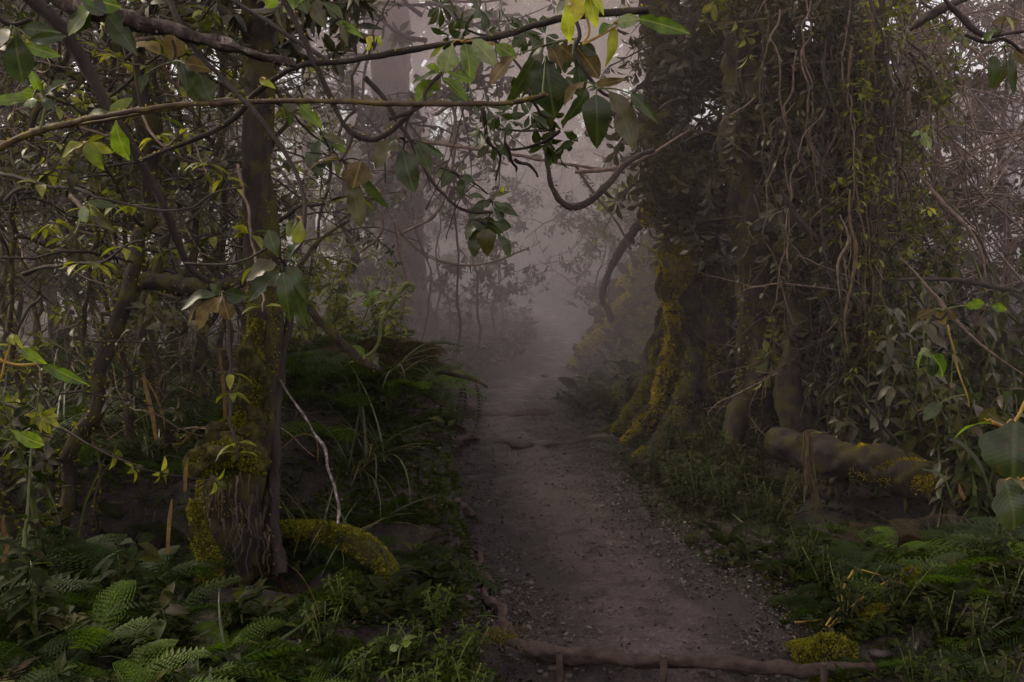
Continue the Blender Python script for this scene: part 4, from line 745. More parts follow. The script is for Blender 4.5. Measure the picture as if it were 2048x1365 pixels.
sprig('dull green leaf low on a yellow stem at the right', [(1895, 650), (1915, 740), (1930, 780), (1938, 815)], 4.2, [((1935, 790), [((1884, 804), (1845, 836), 26, 'd', .2)], 4.2)], r=2, m='gold')
sprig('bright green pair of pointed leaves at the left edge', [(-20, 715), (40, 730), (80, 730)], 3.6, [((80, 730), [((45, 700), (82, 724), 22, 'g', .2), ((95, 730), (170, 772), 26, 'g', .4), ((84, 735), (100, 742), 16, 'g')], 3.6)], r=3, m='gold')
sprig('yellow young leaves on a stalk at the left edge', [(0, 760), (12, 720), (22, 688)], 3.6, [((24, 676), [((24, 668), (24, 690), 12, 'm'), ((22, 670), (8, 686), 8, 'm'), ((28, 670), (42, 690), 10, 'm')], 3.6)], r=2.5, m='gold')
sprig('dull grey green leaf lying out from the left edge', [(-20, 850), (10, 858)], 3.6, [((10, 858), [((18, 858), (80, 896), 34, 'g', .3), ((5, 850), (-10, 830), 30, 'd')], 3.6)], r=3)
sprig('group of big dusty brown green leaves left of the mossy trunk', [(480, 572), (440, 590), (400, 600)], 4.0, [((440, 588), [((440, 590), (352, 602), 34, 'd', .6), ((440, 596), (382, 662), 40, 'b', .3), ((445, 592), (455, 640), 34, 'b', -.1), ((425, 590), (350, 635), 30, 'b', .6), ((450, 585), (490, 600), 34, 'd', .6), ((440, 585), (420, 570), 22, 'd')], 4.0)], r=3)
sprig('big dark ribbed leaf and shoots at the top left corner', [(-20, 30), (20, 50), (60, 40)], 2.4, [((25, 55), [((30, 62), (38, 158), 62, 'd', .1), ((20, 60), (-40, 90), 50, 'd', .3), ((40, 58), (100, 55), 30, 'd', .5), ((60, 80), (125, 75), 24, 'd', .6), ((50, 90), (110, 112), 26, 'g', .5)], 2.4)], r=5)
sprig('upright green shoot below the top left corner', [(80, 260), (90, 210), (75, 170)], 2.8, [((78, 178), [((70, 190), (45, 180), 20, 'g'), ((65, 196), (52, 205), 30, 'l', .3), ((80, 185), (62, 140), 20, 'g'), ((88, 190), (130, 150), 22, 'd'), ((60, 200), (-20, 195), 26, 'g'), ((85, 200), (110, 215), 20, 'd')], 2.8)], r=3, m='pod')
sprig('bunch of broad dark leaves hanging under the dead branch left of the mossy trunk', [(345, 80), (350, 110), (340, 130)], 3.0, [((345, 125), [((345, 120), (350, 60), 44, 'b', .2), ((320, 110), (270, 62), 36, 'b', .6), ((360, 130), (415, 195), 44, 'd', .1), ((370, 128), (420, 130), 30, 'b', .3), ((290, 150), (280, 180), 18, 'd'), ((400, 150), (420, 200), 40, 'd', -.1), ((360, 125), (385, 175), 34, 'd')], 3.0)], r=3)
sprig('hanging green leaves at the top between the J shaped vine and the middle', [(600, -10), (640, 10), (700, 50)], 3.2, [((620, 5), [((610, 0), (560, 12), 34, 'g'), ((625, 5), (655, 50), 34, 'd', .2), ((640, 5), (690, 20), 30, 'd'), ((560, -20), (535, 14), 26, 'g'), ((590, -10), (620, 18), 30, 'd')], 3.2), ((690, 48), [((680, 45), (722, 65), 16, 'g', .3), ((682, 50), (695, 90), 14, 'd'), ((672, 48), (700, 55), 16, 'g')], 3.2)], r=3)
sprig('string of dark leaves right of the mossy trunk below the level vine', [(560, 175), (600, 215), (640, 260), (660, 300)], 3.6, [((610, 225), [((600, 212), (648, 250), 26, 'g', .2), ((590, 205), (570, 225), 20, 'd'), ((575, 185), (582, 250), 22, 'd')], 3.6), ((650, 275), [((640, 262), (668, 300), 24, 'd'), ((650, 275), (690, 270), 20, 'd'), ((640, 280), (625, 320), 24, 'd', .2), ((660, 285), (690, 300), 18, 'g')], 3.6)], r=2.5)
sprig('sprig with a pointed green leaf hanging over the far left thicket', [(150, 470), (165, 430), (172, 400)], 3.8, [((170, 412), [((168, 412), (165, 444), 24, 'l', .2), ((172, 415), (225, 460), 24, 'd'), ((165, 410), (220, 395), 22, 'd'), ((175, 405), (205, 440), 18, 'm')], 3.8)], r=2, m='pod')

# golden arching stems bottom right
for i, (pp, rr_, mt, lab) in enumerate([
    ([(1640, 1268), (1665, 1235), (1682, 1210), (1686, 1180), (1700, 1150), (1712, 1140), (1760, 1150)], 2.6, 'gold', 'bright yellow kinked stem arching at the right path edge'),
    ([(1590, 1245), (1640, 1240), (1672, 1228)], 1.8, 'gold', 'short golden stem lying along the right path edge'),
    ([(1645, 1270), (1680, 1235), (1740, 1195), (1800, 1170), (1850, 1160)], 3, 'vine', 'long brown stem slanting up right from the path edge'),
    ([(1772, 1255), (1785, 1210), (1800, 1180), (1828, 1135)], 3.5, 'root', 'thick dry stalk standing at the lower right'),
    ([(1700, 1245), (1712, 1205), (1728, 1178), (1760, 1180)], 3, 'vine', 'thin reddish stem with a kinked top at the lower right'),
    ([(1740, 1330), (1790, 1290), (1830, 1240), (1870, 1205)], 4, 'root', 'dead dark stem leaning right in the bottom right tangle'),
    ([(1650, 1262), (1720, 1200), (1770, 1165), (1830, 1170)], 2.5, 'gold', 'second yellow stem arching behind the bright kinked one'),
    ([(1960, 1330), (1990, 1290), (1930, 1255), (1850, 1240)], 2.5, 'pod', 'faint green stem looping in the bottom right corner')]):
    branch_thing('plant_stem', lab, 'stem', pp, (4.7, 4.9), [rr_, rr_ * .7], mt, n=30)

# ================================================================== roots, step log, stones
def on_ground(pts, lift):
    return [(x, y, float(H(x, y)) + l) for (x, y), l in zip(pts, lift)]
def gp(px, py):
    """ground point under a pixel"""
    for Y in np.arange(2.5, 60, .01):
        p = P(px, py, Y)
        if p[2] <= H(p[0], p[1]): return p
    return p
def ground_root(pix, r_, label, n=60, m='root', sink=.4, name='root', cat='root', mossm=None, lf=8):
    c = [gp(*a) + np.array([0, 0, r_[min(i, len(r_) - 1)] * (1 - sink)]) for i, a in enumerate(pix)]
    mb = MB(); cc, rr, NN, BB = tube(mb, c, r_, n, 12, 0, .6, 4, .07)
    if mossm: moss(mb, cc, rr, NN, BB, 0.0, .45, 3500, .018, 1, (0, 0, 1))
    return tag(mb.build(name, [M[m], M[mossm or 'moss']], origin=c[0]), label, cat)
e = empty('step_log', gp(1340, 1325), 'long bare log lying across the path as a step at the bottom', 'log')
c = [P(a, b, y) for a, b, y in [(1012, 1283, 4.62), (1040, 1296, 4.56), (1090, 1306, 4.50), (1180, 1314, 4.45), (1300, 1322, 4.42), (1450, 1330, 4.38), (1600, 1336, 4.36), (1690, 1338, 4.36), (1752, 1336, 4.38)]]
mb = MB(); tube(mb, c, [.016, .034, .037, .030, .031, .025, .029, .026, .032, .022], 120, 18, 0, .30, 9, .022); o = mb.build('wood', [M['log']], e); o.location = -e.location
for a, b, y in [(1118, 1300, 4.40), (1326, 1310, 4.34), (1648, 1326, 4.29)]:
    mb = MB(); p = P(a, b, y); tube(mb, [p + [0, 0, -.004], p + [.002, 0, -.06], p + [0, .004, -.16]], [.013, .015, .017], 10, 8, 0, .25, 20); lump(mb, p + [0, 0, -.006], [.015, .015, .008], 0, .3); mb.build('peg', [M['root']], e).location = -e.location
ground_root([(942, 1092), (955, 1130), (968, 1165), (985, 1200), (1000, 1235), (1018, 1275)], [.010, .018, .024, .024, .026, .02], 'bare root running down the left path edge to the step log', m='log', sink=.1)
ground_root([(900, 1010), (925, 1020), (950, 1028)], [.012, .022, .01], 'short broken stick at the left path edge', n=24, m='log', sink=.1, name='stick', cat='stick')
ground_root([(1320, 868), (1270, 880), (1210, 878), (1150, 888), (1090, 895), (1040, 892)], [.06, .055, .045, .04, .03, .015], 'tree root snaking from the moss gold tree across the path', sink=1.0)
ground_root([(1110, 828), (1050, 830), (1000, 832), (960, 835)], [.05, .05, .05, .03], 'straight root ridge crossing the path in the middle distance', sink=1.1)
ground_root([(1020, 778), (985, 776), (950, 772)], [.02, .04, .03], 'short root hump on the left of the path below the ferns', sink=1.1)
ground_root([(1190, 790), (1130, 800), (1080, 795)], [.05, .06, .03], 'low root hump on the right side of the path under the leaning root', sink=1.2)
ground_root([(900, 885), (950, 880), (1000, 888), (1050, 885)], [.03, .035, .03, .02], 'knotty root reaching from the left bank across the path', sink=1.0)
def stone(px, py, r_, label=None, group=None, sq=.6):
    p = gp(px, py); mb = MB(); lump(mb, (0, 0, r_ * sq * .5), [r_ * rng.uniform(.8, 1.25), r_, r_ * sq], 0, .45, 1.6, 10, 14)
    o = mb.build('stone', [M['stone']]); o.location = p; return tag(o, label, 'stone', group)
ST = [stone(px, 1340 + rng.uniform(-4, 18), rng.uniform(.009, .026)) for px in np.concatenate([np.linspace(1080, 1250, 13), np.linspace(1270, 1600, 16)])]
number(ST, 'small grey pebble in front of the step log', 'pebbles below the step log', 'stone')
ST = [stone(*a) for a in [(1042, 895, .09), (1020, 888, .05), (960, 1160, .035), (935, 1200, .03), (1010, 1190, .03), (1060, 1170, .025), (1240, 985, .03), (1295, 975, .025), (1140, 735, .07), (1090, 755, .06), (1120, 1140, .018), (1015, 985, .025), (1420, 1110, .03), (1355, 1085, .03)]]
number(ST, 'stone half sunk in the earth of the path', 'stones on the path', 'stone')
stone(1760, 1310, .045, 'pale rounded stone at the right end of the step log', sq=.5)
def flat_leaf(px, py, ln, key, label):
    p = gp(px, py) + np.array([0, 0, .012]); mb = MB(); a = rng.random() * 6
    mb.inst(T_BIG, frame_M(np.array([[math.cos(a), math.sin(a), .1]]), np.array([[0, -.3, 1.]]), ln), p[None] * 0, 0); o = mb.build('fallen_leaf', [M[key]]); o.location = p
    return tag(o, label, 'leaf')
flat_leaf(1535, 1182, .05, 'yellow', 'small bright yellow fallen leaf on the right path edge')
flat_leaf(1230, 978, .05, 'straw', 'pale fallen leaf on the right half of the path')
flat_leaf(982, 1005, .04, 'lime', 'small green fallen leaf on the left part of the path')
flat_leaf(1650, 1305, .12, 'brown', 'curled brown fallen leaf lying by the right end of the step log')
flat_leaf(1520, 1135, .13, 'litter', 'broad dead leaf standing at the foot of the right bank')
flat_leaf(1110, 960, .05, 'straw', 'pale leaf scrap in the middle of the path')
# clover sprig
sprig('little pale green heart shaped leaves in the moss at the lower left path edge', [(795, 1330), (800, 1300), (812, 1285)], 3.9, [((806, 1290), [((806, 1290), (818, 1282), 16, 'g'), ((800, 1292), (780, 1296), 18, 'l', .3), ((808, 1278), (824, 1270), 12, 'g')], 3.9)], r=1.5, m='pod')
# moss cushions
for i, (px, py, Y, ra, rb, key, k, lab) in enumerate([
    (1850, 1092, 5.0, 60, 50, 'moss', 2600, 'golden moss cushion in the fern tangle on the right'),
    (1640, 1285, 4.5, 60, 26, 'moss', 1500, 'low olive moss patch at the right path edge'),
    (1000, 1262, 4.65, 26, 22, 'moss', 1200, 'small moss tuft where the bare root meets the step log'),
    (690, 1275, 4.3, 70, 42, 'mossg', 4200, 'broad green moss cushion in the lower left'),
    (800, 1340, 3.9, 130, 34, 'mossg', 5000, 'wide soft moss bed at the bottom left of the path'),
    (900, 1330, 4.0, 90, 40, 'mossg', 3600, 'dark mossy hummock next to the step log on its left'),
    (690, 1190, 4.8, 90, 50, 'mossg', 2500, 'shaded moss hummock under the short mossy log'),
    (560, 1300, 4.1, 80, 30, 'mossg', 2200, 'moss hummock among the bright ferns at the bottom left'),
    (1330, 900, 9.3, 60, 20, 'mossy', 1500, 'gold moss spreading at the foot of the gold moss tree'),
    (1290, 870, 10.0, 50, 16, 'moss', 1200, 'dull moss mat where the root of the gold moss tree enters the path'),
    (1760, 1240, 4.7, 60, 26, 'moss', 1600, 'olive moss patch between the stems at the lower right')]):
    p = P(px, py, Y); x0_, y0_ = p[0], p[1]; k *= 3; ra_, hg = S(ra, Y) * 1.15, S(rb, Y) * 1.1
    a_ = rng.random(k) * 6.283; rr_ = np.sqrt(rng.random(k)); ex = 1 + .45 * vnoise(np.cos(a_) * 1.5 + i * 7, np.sin(a_) * 1.5)
    x = x0_ + np.cos(a_) * rr_ * ra_ * ex; y = y0_ + np.sin(a_) * rr_ * ra_ * ex * .9; prof = (1 - rr_ ** 2.2) * (.7 + .9 * vnoise(x * 14, y * 14 + i) + .4 * vnoise(x * 40, y * 40))
    g0 = H(x, y); z = np.maximum(g0, g0 + (p[2] - float(H(x0_, y0_))) * .0 + hg * prof) 
    d_ = np.stack([np.cos(a_) * rr_ * .8, np.sin(a_) * rr_ * .8, np.full(k, .7)], -1) + rng.normal(size=(k, 3)) * .5
    msk = (vnoise(x * 9 + 3, y * 9) + rng.random(k) * .5) > -.12; x, y, z, d_ = x[msk], y[msk], z[msk], d_[msk]; k = len(x)
    mb = MB(); mb.inst(T_TINY, frame_M(d_, rng.normal(size=(k, 3)), .014 * (.5 + rng.random(k))), np.stack([x, y, z], -1) - [x0_, y0_, float(H(x0_, y0_))], 0)
    o = mb.build('moss_cushion', [M[key], M['barkm']], smooth=False); o.location = (x0_, y0_, float(H(x0_, y0_))); tag(o, lab, 'moss')



# ================================================================== ground cover and litter (nobody could count it)
def scatter(n, x0, x1, y0, y1, keep, ex=True):
    x = rng.uniform(x0, x1, n); y = y0 + (y1 - y0) * rng.random(n) ** 1.35; d = x - xc(y); w_ = hw(y); k = keep(x, y, d, w_)
    if ex: k &= ~((x > -1.2) & (x < -.5) & (y > 4.85) & (y < 5.6)) & ~((x > 1.75) & (x < 3.4) & (y > 5.9) & (y < 7.3) & (rng.random(n) < .8)) & ~((x > -1.65) & (x < -1.1) & (y > 4.3) & (y < 5.3) & (rng.random(n) < .7))
    x, y = x[k], y[k]; return x, y
mb = MB()
x, y = scatter(170000, -1.6, 2.4, 3.6, 13, lambda x, y, d, w_: (rng.random(len(x)) < np.interp(np.abs(d) / w_, [0, .45, .8, 1.1, 1.6, 3], [.10, .22, .7, 1, .6, .2])))
k = len(x); d_ = rng.normal(size=(k, 3)) * [1, 1, .35]; sz = .008 + .028 * rng.random(k) ** 2.5 * (1 + 0 * y)
mb.inst(T_TINY, frame_M(d_, np.stack([rng.normal(size=k) * .6, rng.normal(size=k) * .6, np.ones(k)], -1), sz), np.stack([x, y, H(x, y) + .010], -1), 0)
tag(mb.build('leaf_litter', [M['litter']]), 'dead leaf litter and crumbs strewn over the path edges', 'litter', kind='stuff')
_m = MB(); lump(_m, (0, 0, 0), [1, .8, .6], 0, .5, 1.5, 5, 7); T_PEB = (_m.v[0], _m.f[0], _m.u[0])
mb = MB(); x, y = scatter(16000, -1.3, 2.2, 3.7, 12, lambda x, y, d, w_: (np.abs(d) < w_ * 1.25) & (rng.random(len(x)) < .25 + .9 * np.abs(d) / w_ * .6), False); k = len(x); a = rng.random(k) * 6.283
mb.inst(T_PEB, frame_M(np.stack([np.cos(a), np.sin(a), rng.normal(size=k) * .3], -1), None, .0022 + .008 * rng.random(k) ** 4), np.stack([x, y, H(x, y) + .009], -1), 0)
tag(mb.build('gravel', [M['stone']]), 'fine grit and gravel trodden into the path', 'gravel', kind='stuff')
mb = MB()
x, y = scatter(1500, -1.5, 2.5, 3.8, 14, lambda x, y, d, w_: rng.random(len(x)) < np.interp(np.abs(d) / w_, [0, .6, 1, 1.6], [.15, .4, 1, .3]))
for a, b in zip(x[:420], y[:420]):
    z = float(H(a, b)) + .008; t = rng.random() * 6.3; l = rng.uniform(.02, .09)
    tube(mb, [(a, b, z), (a + math.cos(t) * l * .5, b + math.sin(t) * l * .5, z + .006), (a + math.cos(t) * l, b + math.sin(t) * l, z)], [.0018, .001], 4, 4, 0, cap=False)
tag(mb.build('twig_litter', [M['root']]), 'fine fallen twigs strewn over the path edges', 'litter', kind='stuff')
def clump_T(T, n, sd, up=.5, st=.5):
    r_ = np.random.default_rng(sd); a = r_.random(n) * 6.283; d = np.stack([np.cos(a), np.sin(a), up + r_.normal(size=n) * .3], -1); M_ = frame_M(d, np.array([[0, 0, 1.]]) + r_.normal(size=(n, 3)) * .3, .45 * (.6 + .7 * r_.random(n)))
    L_ = np.stack([np.cos(a) * .05, np.sin(a) * .05, r_.random(n) * st], -1); v = np.einsum('kij,vj->kvi', M_, T[0]) + L_[:, None]
    return v.reshape(-1, 3), (T[1][None] + (np.arange(n) * len(T[0]))[:, None, None]).reshape(-1, 4), np.tile(T[2], (n, 1))
def cover(key, Ts, nn, s0, s1, x0, x1, y0, y1, keep, lab, tilt=.15, name='ground_cover'):
    mb = MB(); x, y = scatter(nn, x0, x1, y0, y1, keep); k = len(x); z = H(x, y) - .01; part = rng.integers(0, len(Ts), k)
    a = rng.random(k) * 6.283; s_ = s0 + (s1 - s0) * rng.random(k) ** 1.5
    d = np.stack([np.cos(a), np.sin(a), rng.normal(size=k) * tilt], -1); M_ = frame_M(d, np.array([[0, 0, 1.]]) + rng.normal(size=(k, 3)) * tilt, s_)
    for q_ in range(len(Ts)):
        m_ = part == q_; mb.inst(Ts[q_], M_[m_], np.stack([x, y, z], -1)[m_], 0)
    return tag(mb.build(name, [M[key]], smooth=False), lab, 'ground cover', kind='stuff')
_pd = 0
patch = lambda x, y, f, s, t: (fbm(x * f + s, y * f) + rng.random(len(x)) * .5) > t
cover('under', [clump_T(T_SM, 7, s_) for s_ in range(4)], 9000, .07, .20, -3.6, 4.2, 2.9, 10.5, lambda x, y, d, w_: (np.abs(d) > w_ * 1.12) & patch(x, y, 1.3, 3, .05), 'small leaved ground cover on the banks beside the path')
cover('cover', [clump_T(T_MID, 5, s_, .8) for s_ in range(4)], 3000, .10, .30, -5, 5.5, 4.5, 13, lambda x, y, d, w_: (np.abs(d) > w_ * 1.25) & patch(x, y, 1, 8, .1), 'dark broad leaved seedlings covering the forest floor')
cover('mossg', [clump_T(T_TINY, 14, s_, .7, .15) for s_ in range(3)], 16000, .03, .07, -3.0, 3.6, 3.2, 9, lambda x, y, d, w_: (np.abs(d) > w_ * 1.02) & patch(x, y, 1.7, 21, .12), 'moss and tiny seedlings carpeting the banks')
cover('fern', [frond_T(13, 1), frond_T(12, 0), frond_T(15, 1)], 2600, .14, .42, -4.2, 4.6, 3.1, 12, lambda x, y, d, w_: (np.abs(d) > w_ * 1.2) & patch(x, y, .9, 33, .1), 'short fern fronds pushing up everywhere on the forest floor', .45)
cover('grass', [blade_T(.05, 6, b_) for b_ in (.2, .5, .8)], 9000, .12, .45, -4.5, 5, 3.6, 13, lambda x, y, d, w_: (np.abs(d) > w_ * 1.15) & patch(x, y, 1.1, 50, .22), 'thin grass growing through the ground cover', .9)
cover('cover', [clump_T(T_MID, 6, s_, .8) for s_ in range(3)], 15000, .12, .5, -5, 6, 10, 44, lambda x, y, d, w_: (np.abs(d) > w_ * 1.5) & patch(x, y, .6, 71, .0), 'dim broad leaved growth covering the misty slopes')
cover('moss', [clump_T(T_TINY, 14, s_, .7, .15) for s_ in range(3)], 14000, .05, .14, .9, 4, 11, 18, lambda x, y, d, w_: (d > w_ * 1.1) & patch(x, y, 1.7, 81, .05), 'dull moss growing over the mound right of the path bend')
cover('mossg', [clump_T(T_TINY, 14, s_, .7, .15) for s_ in range(3)], 9000, .03, .07, -1.3, -.2, 5.6, 9.5, lambda x, y, d, w_: (d < -w_ * 1.02) & patch(x, y, 3, 91, .15), 'moss clinging to the steep face of the left bank', .6)
cover('fernd', [frond_T(13, 1), frond_T(12, 0)], 700, .12, .36, -3.8, 4.2, 3.3, 11, lambda x, y, d, w_: (np.abs(d) > w_ * 1.15) & patch(x, y, 1.2, 63, .1), 'withered brown fronds lying through the ground cover', .5)
mb = MB(); x, y = scatter(9000, -14, 14, 12, 40, lambda x, y, d, w_: np.abs(d) > w_ * 2.0); k = len(x)
d_ = rng.normal(size=(k, 3)); d_[:, 2] = np.abs(d_[:, 2]) + .6
mb.inst(blade_T(.07, 4, .8), frame_M(d_, None, .25 + .35 * rng.random(k)), np.stack([x, y, H(x, y)], -1), 0)
tag(mb.build('grass', [M['grass']]), 'rough grass on the misty slopes beyond the bend', 'grass', kind='stuff')

# ================================================================== trees on the right
def strand_mesh(mb, pts, r_, n, k, m=0, wob=.02): return tube(mb, pts, r_, n, k, m, .25, 3, wob, cap=False)
def grow(tw, fo, base, d0, ln, r0, depth, T, ls, leaf_m, lpn=5, droop=.25, gravity=.25, kids=4, segs=8, minr=.003):
    """a limb with side twigs and leaf whorls"""
    d0 = np.asarray(d0, float); d0 /= np.linalg.norm(d0); p = np.asarray(base, float); pts = [p]; d = d0.copy()
    for k in range(5):
        d = d + rng.normal(size=3) * .22 + np.array([0, 0, -gravity * .25]); d /= np.linalg.norm(d); p = p + d * ln / 5; pts.append(p)
    c, r, NN, BB = tube(tw, pts, [r0, max(minr, r0 * .35)], segs, 5 if r0 < .03 else 8, 0, .25, 4, .0, cap=False)
    if depth == 0:
        for t in np.linspace(.3, 1, 4):
            i = min(segs - 1, int(t * (segs - 1))); whorl(fo, c[i], d + [0, 0, .2], lpn, T, ls, leaf_m, droop)
        return
    for j in range(kids):
        t = .3 + .7 * (j + rng.random() * .5) / kids; i = min(segs - 1, int(t * (segs - 1))); dd = (c[min(segs - 1, i + 1)] - c[max(0, i - 1)]); dd /= np.linalg.norm(dd)
        dd = dd * .5 + rdir(1)[0] * .9 + [0, 0, -gravity * .4]; grow(tw, fo, c[i], dd, ln * rng.uniform(.45, .65), max(minr, r0 * .5), depth - 1, T, ls, leaf_m, lpn, droop, gravity, kids, max(5, segs - 2), minr)

def rel(e, mb, name, mats, label=None):
    o = mb.build(name, mats, e); o.location = -Vector(e.location)
    if label: o["label"] = label
    return o
# gold moss tree: fluted trunk on buttress roots
Yr = 10.2
e = empty('mossy_tree', gp(1340, 880), 'tree with gold moss running down its ribbed trunk right of the path bend', 'tree')
mb = MB(); c, r, NN, BB = tube(mb, px_curve([(1335, -260), (1325, 0), (1322, 200), (1330, 320), (1352, 420), (1376, 500), (1388, 600), (1392, 700), (1390, 780), (1380, 850), (1372, 905)], Yr + .25), [S(q_, Yr) for q_ in (24, 28, 30, 32, 42, 52, 62, 80, 100, 126, 160)], 190, 56, 0, .6, 2.6, flute=.16); rel(e, mb, 'trunk', [M['barkm']])
ms = MB(); moss(ms, c, r, NN, BB, .55, 1, 3500, .026, 0, (-.95, -.15, 0)); moss(ms, c, r, NN, BB, .55, .75, 3500, .028, 0, (-.5, -.8, 0)); moss(ms, c, r, NN, BB, .5, 1, 1400, .028, 1, (-.2, -.9, 0))
for pp, Yq, rr_ in [([(1345, 470), (1342, 560), (1345, 640), (1336, 720), (1318, 790), (1290, 850), (1250, 888)], (10.0, 9.7), [10, 17, 11, 15, 12, 18, 8]), ([(1420, 480), (1436, 600), (1428, 700), (1450, 790), (1490, 870)], (10.0, 9.5), [10, 20, 14, 22, 12]), ([(1350, 600), (1322, 700), (1300, 780), (1262, 840), (1225, 872)], (10.3, 9.9), [10, 16, 18, 20, 8]), ([(1390, 700), (1370, 800), (1340, 870), (1310, 930)], (9.5, 8.9), [12, 20, 22, 12]), ([(1375, 640), (1365, 720), (1380, 800), (1385, 880), (1400, 930)], (9.95, 9.5), [8, 14, 12, 18, 10]),
                    ([(1330, 500), (1290, 545), (1250, 600), (1215, 650), (1185, 685), (1165, 705), (1148, 738)], (16.6, 15.2), [30, 34, 30, 24, 17, 13, 7]), ([(1300, 560), (1270, 620), (1262, 690), (1240, 760)], (16, 14.6), [26, 30, 24, 14])]:
    mb = MB(); cc, r2, N2, B2 = tube(mb, px_curve(pp, Yq), [S(a, Yq[0]) for a in rr_], 90, 18, 0, .8, 7, .05); rel(e, mb, 'buttress_root', [M['mossdark' if pp[0][0] in (1345, 1330) else 'barkm']])
    moss(ms, cc, r2, N2, B2, 0, 1, 24000 if pp[0][0] < 1390 else 5000, .026, 0 if pp[0][0] == 1345 or pp[0][0] == 1330 else 1, (-.65, -.35, .6), 1)
for pp, rr_ in [([(1345, 455), (1350, 500), (1352, 545), (1345, 590)], [14, 34, 36, 10]), ([(1300, 400), (1298, 430), (1296, 455)], [6, 13, 5]), ([(1210, 670), (1188, 688), (1166, 702)], [16, 20, 10]), ([(1262, 590), (1240, 620), (1222, 650)], [10, 18, 10])]:
    mb = MB(); cc, r2, N2, B2 = tube(mb, px_curve(pp, 10.0 if pp[0][0] > 1290 else 15.2), [S(a, Yr if pp[0][0] > 1290 else 15.2) for a in rr_], 24, 14, 0, .5, 6, .02); rel(e, mb, 'moss_lump', [M['mossbase']]); moss(ms, cc, r2, N2, B2, 0, 1, 9000, .028, 0)
rel(e, ms, 'moss', [M['mossy'], M['moss']])
# its leafy head and draperies
tw, fo = MB(), MB()
for i in range(90):
    a, b = rng.uniform(1310, 1570), rng.uniform(-100, 400); Yq = 9 + rng.random() * 2.2
    if a < 1350 and b > 300: continue
    grow(tw, fo, P(a, b, Yq), [rng.normal() * .8 - .2, -.3, -.35], .75, .014, 1, T_OB, .13, 0, 5, .5, .8, 4)
rel(e, fo, 'crown', [M['grey']]); rel(e, tw, 'branchwork', [M['bark']])
# second, darker trunk group
e = empty('vine_clad_tree', gp(1530, 960), 'dark trunk wrapped in ferns and hanging growth right of the gold moss tree', 'tree')
mb = MB(); Yq = 8.6; c, r, NN, BB = tube(mb, px_curve([(1480, -200), (1488, 0), (1495, 200), (1500, 380), (1512, 520), (1520, 650), (1522, 760), (1520, 860), (1530, 960), (1535, 1010)], Yq), [S(34, Yq), S(38, Yq), S(40, Yq), S(42, Yq), S(40, Yq), S(44, Yq), S(52, Yq), S(74, Yq), S(85, Yq)], 110, 26, 0, .5, 2.5, flute=.12); rel(e, mb, 'trunk', [M['barkm']])
ms = MB(); moss(ms, c, r, NN, BB, .3, 1, 500, .03, 0, (-.8, -.3, 0)); rel(e, ms, 'moss', [M['moss']])
for pp, rr_ in [([(1560, 780), (1600, 830), (1640, 880), (1650, 960)], [26, 22, 18, 10]), ([(1490, 800), (1470, 850), (1455, 900), (1430, 940)], [22, 20, 16, 8]), ([(1560, 300), (1590, 450), (1600, 600), (1580, 760), (1600, 880)], [24, 22, 24, 26, 30])]:
    mb = MB(); tube(mb, px_curve(pp, (8.4, 7.9)), [S(a, 8.2) for a in rr_], 40, 12, 0, .4, 4, .02); rel(e, mb, 'buttress_root', [M['barkm']])
tw, fo = MB(), MB()
for i in range(72):
    a, b = rng.uniform(1400, 1700), rng.uniform(-120, 640); Yq = 8.0 + rng.random() * 1.6
    if a < 1500 and b > 330: continue
    grow(tw, fo, P(a, b, Yq), [rng.normal() * .7, -.4, -.35], .6, .012, 1, T_OB, .115, 0 if rng.random() < .8 else 1, 5, .6, .9, 4)
rel(e, fo, 'crown', [M['grey'], M['mix']]); rel(e, tw, 'branchwork', [M['bark']])
# third: host of the liana curtain
e = empty('vine_clad_tree', gp(1720, 960), 'trunk hidden under a curtain of lianas on the right side', 'tree')
mb = MB(); tube(mb, px_curve([(1690, -250), (1700, 0), (1715, 250), (1730, 500), (1725, 700), (1720, 850), (1730, 960)], 8.6), [S(46, 8.6), S(48, 8.6), S(50, 8.6), S(52, 8.6), S(56, 8.6), S(70, 8.6)], 90, 20, 0, .5, 3); rel(e, mb, 'trunk', [M['barkm']])
tw, fo = MB(), MB()
for i in range(74):
    a, b = rng.uniform(1600, 1850), rng.uniform(-120, 640); Yq = 7.5 + rng.random() * 1.6
    grow(tw, fo, P(a, b, Yq), [rng.normal() * .6, -.3, -.6], .5, .010, 1, T_MID, .075, 0 if (a < 1700 or rng.random() < .3) else 1, 4, .6, .9, 4)
rel(e, fo, 'crown', [M['grey'], M['mix']]); rel(e, tw, 'branchwork', [M['bark']])
mb = MB()
for i in range(150):                       # fine hanging rootlets behind the lianas
    a = max(1500, rng.normal(1700, 90)); b = rng.uniform(-80, 650); ln = rng.uniform(60, 330); Yq = 8 + rng.random() * 1.2
    strand_mesh(mb, [P(a, b, Yq), P(a + rng.normal() * 10, b + ln * .5, Yq - .05), P(a + rng.normal() * 20, b + ln, Yq)], [.004, .002], 16, 4, 0, .12)
for i in range(260):                       # criss-crossing fine twigs caught in the curtain
    a, b = rng.uniform(1500, 1880), rng.uniform(-20, 880); Yq = rng.uniform(7.2, 9); t = rng.normal() * .8 + 1.57; ln = rng.uniform(40, 190); cu = rng.normal() * 35
    strand_mesh(mb, [P(a, b, Yq), P(a + math.cos(t) * ln * .5 + cu, b + math.sin(t) * ln * .5, Yq + rng.normal() * .1), P(a + math.cos(t) * ln, b + math.sin(t) * ln, Yq + rng.normal() * .15)], [.0045, .002], 9, 4, int(rng.random() < .5), .05)
rel(e, mb, 'hanging_roots', [M['vine'], M['twig']])["kind"] = 'stuff'
LI = []
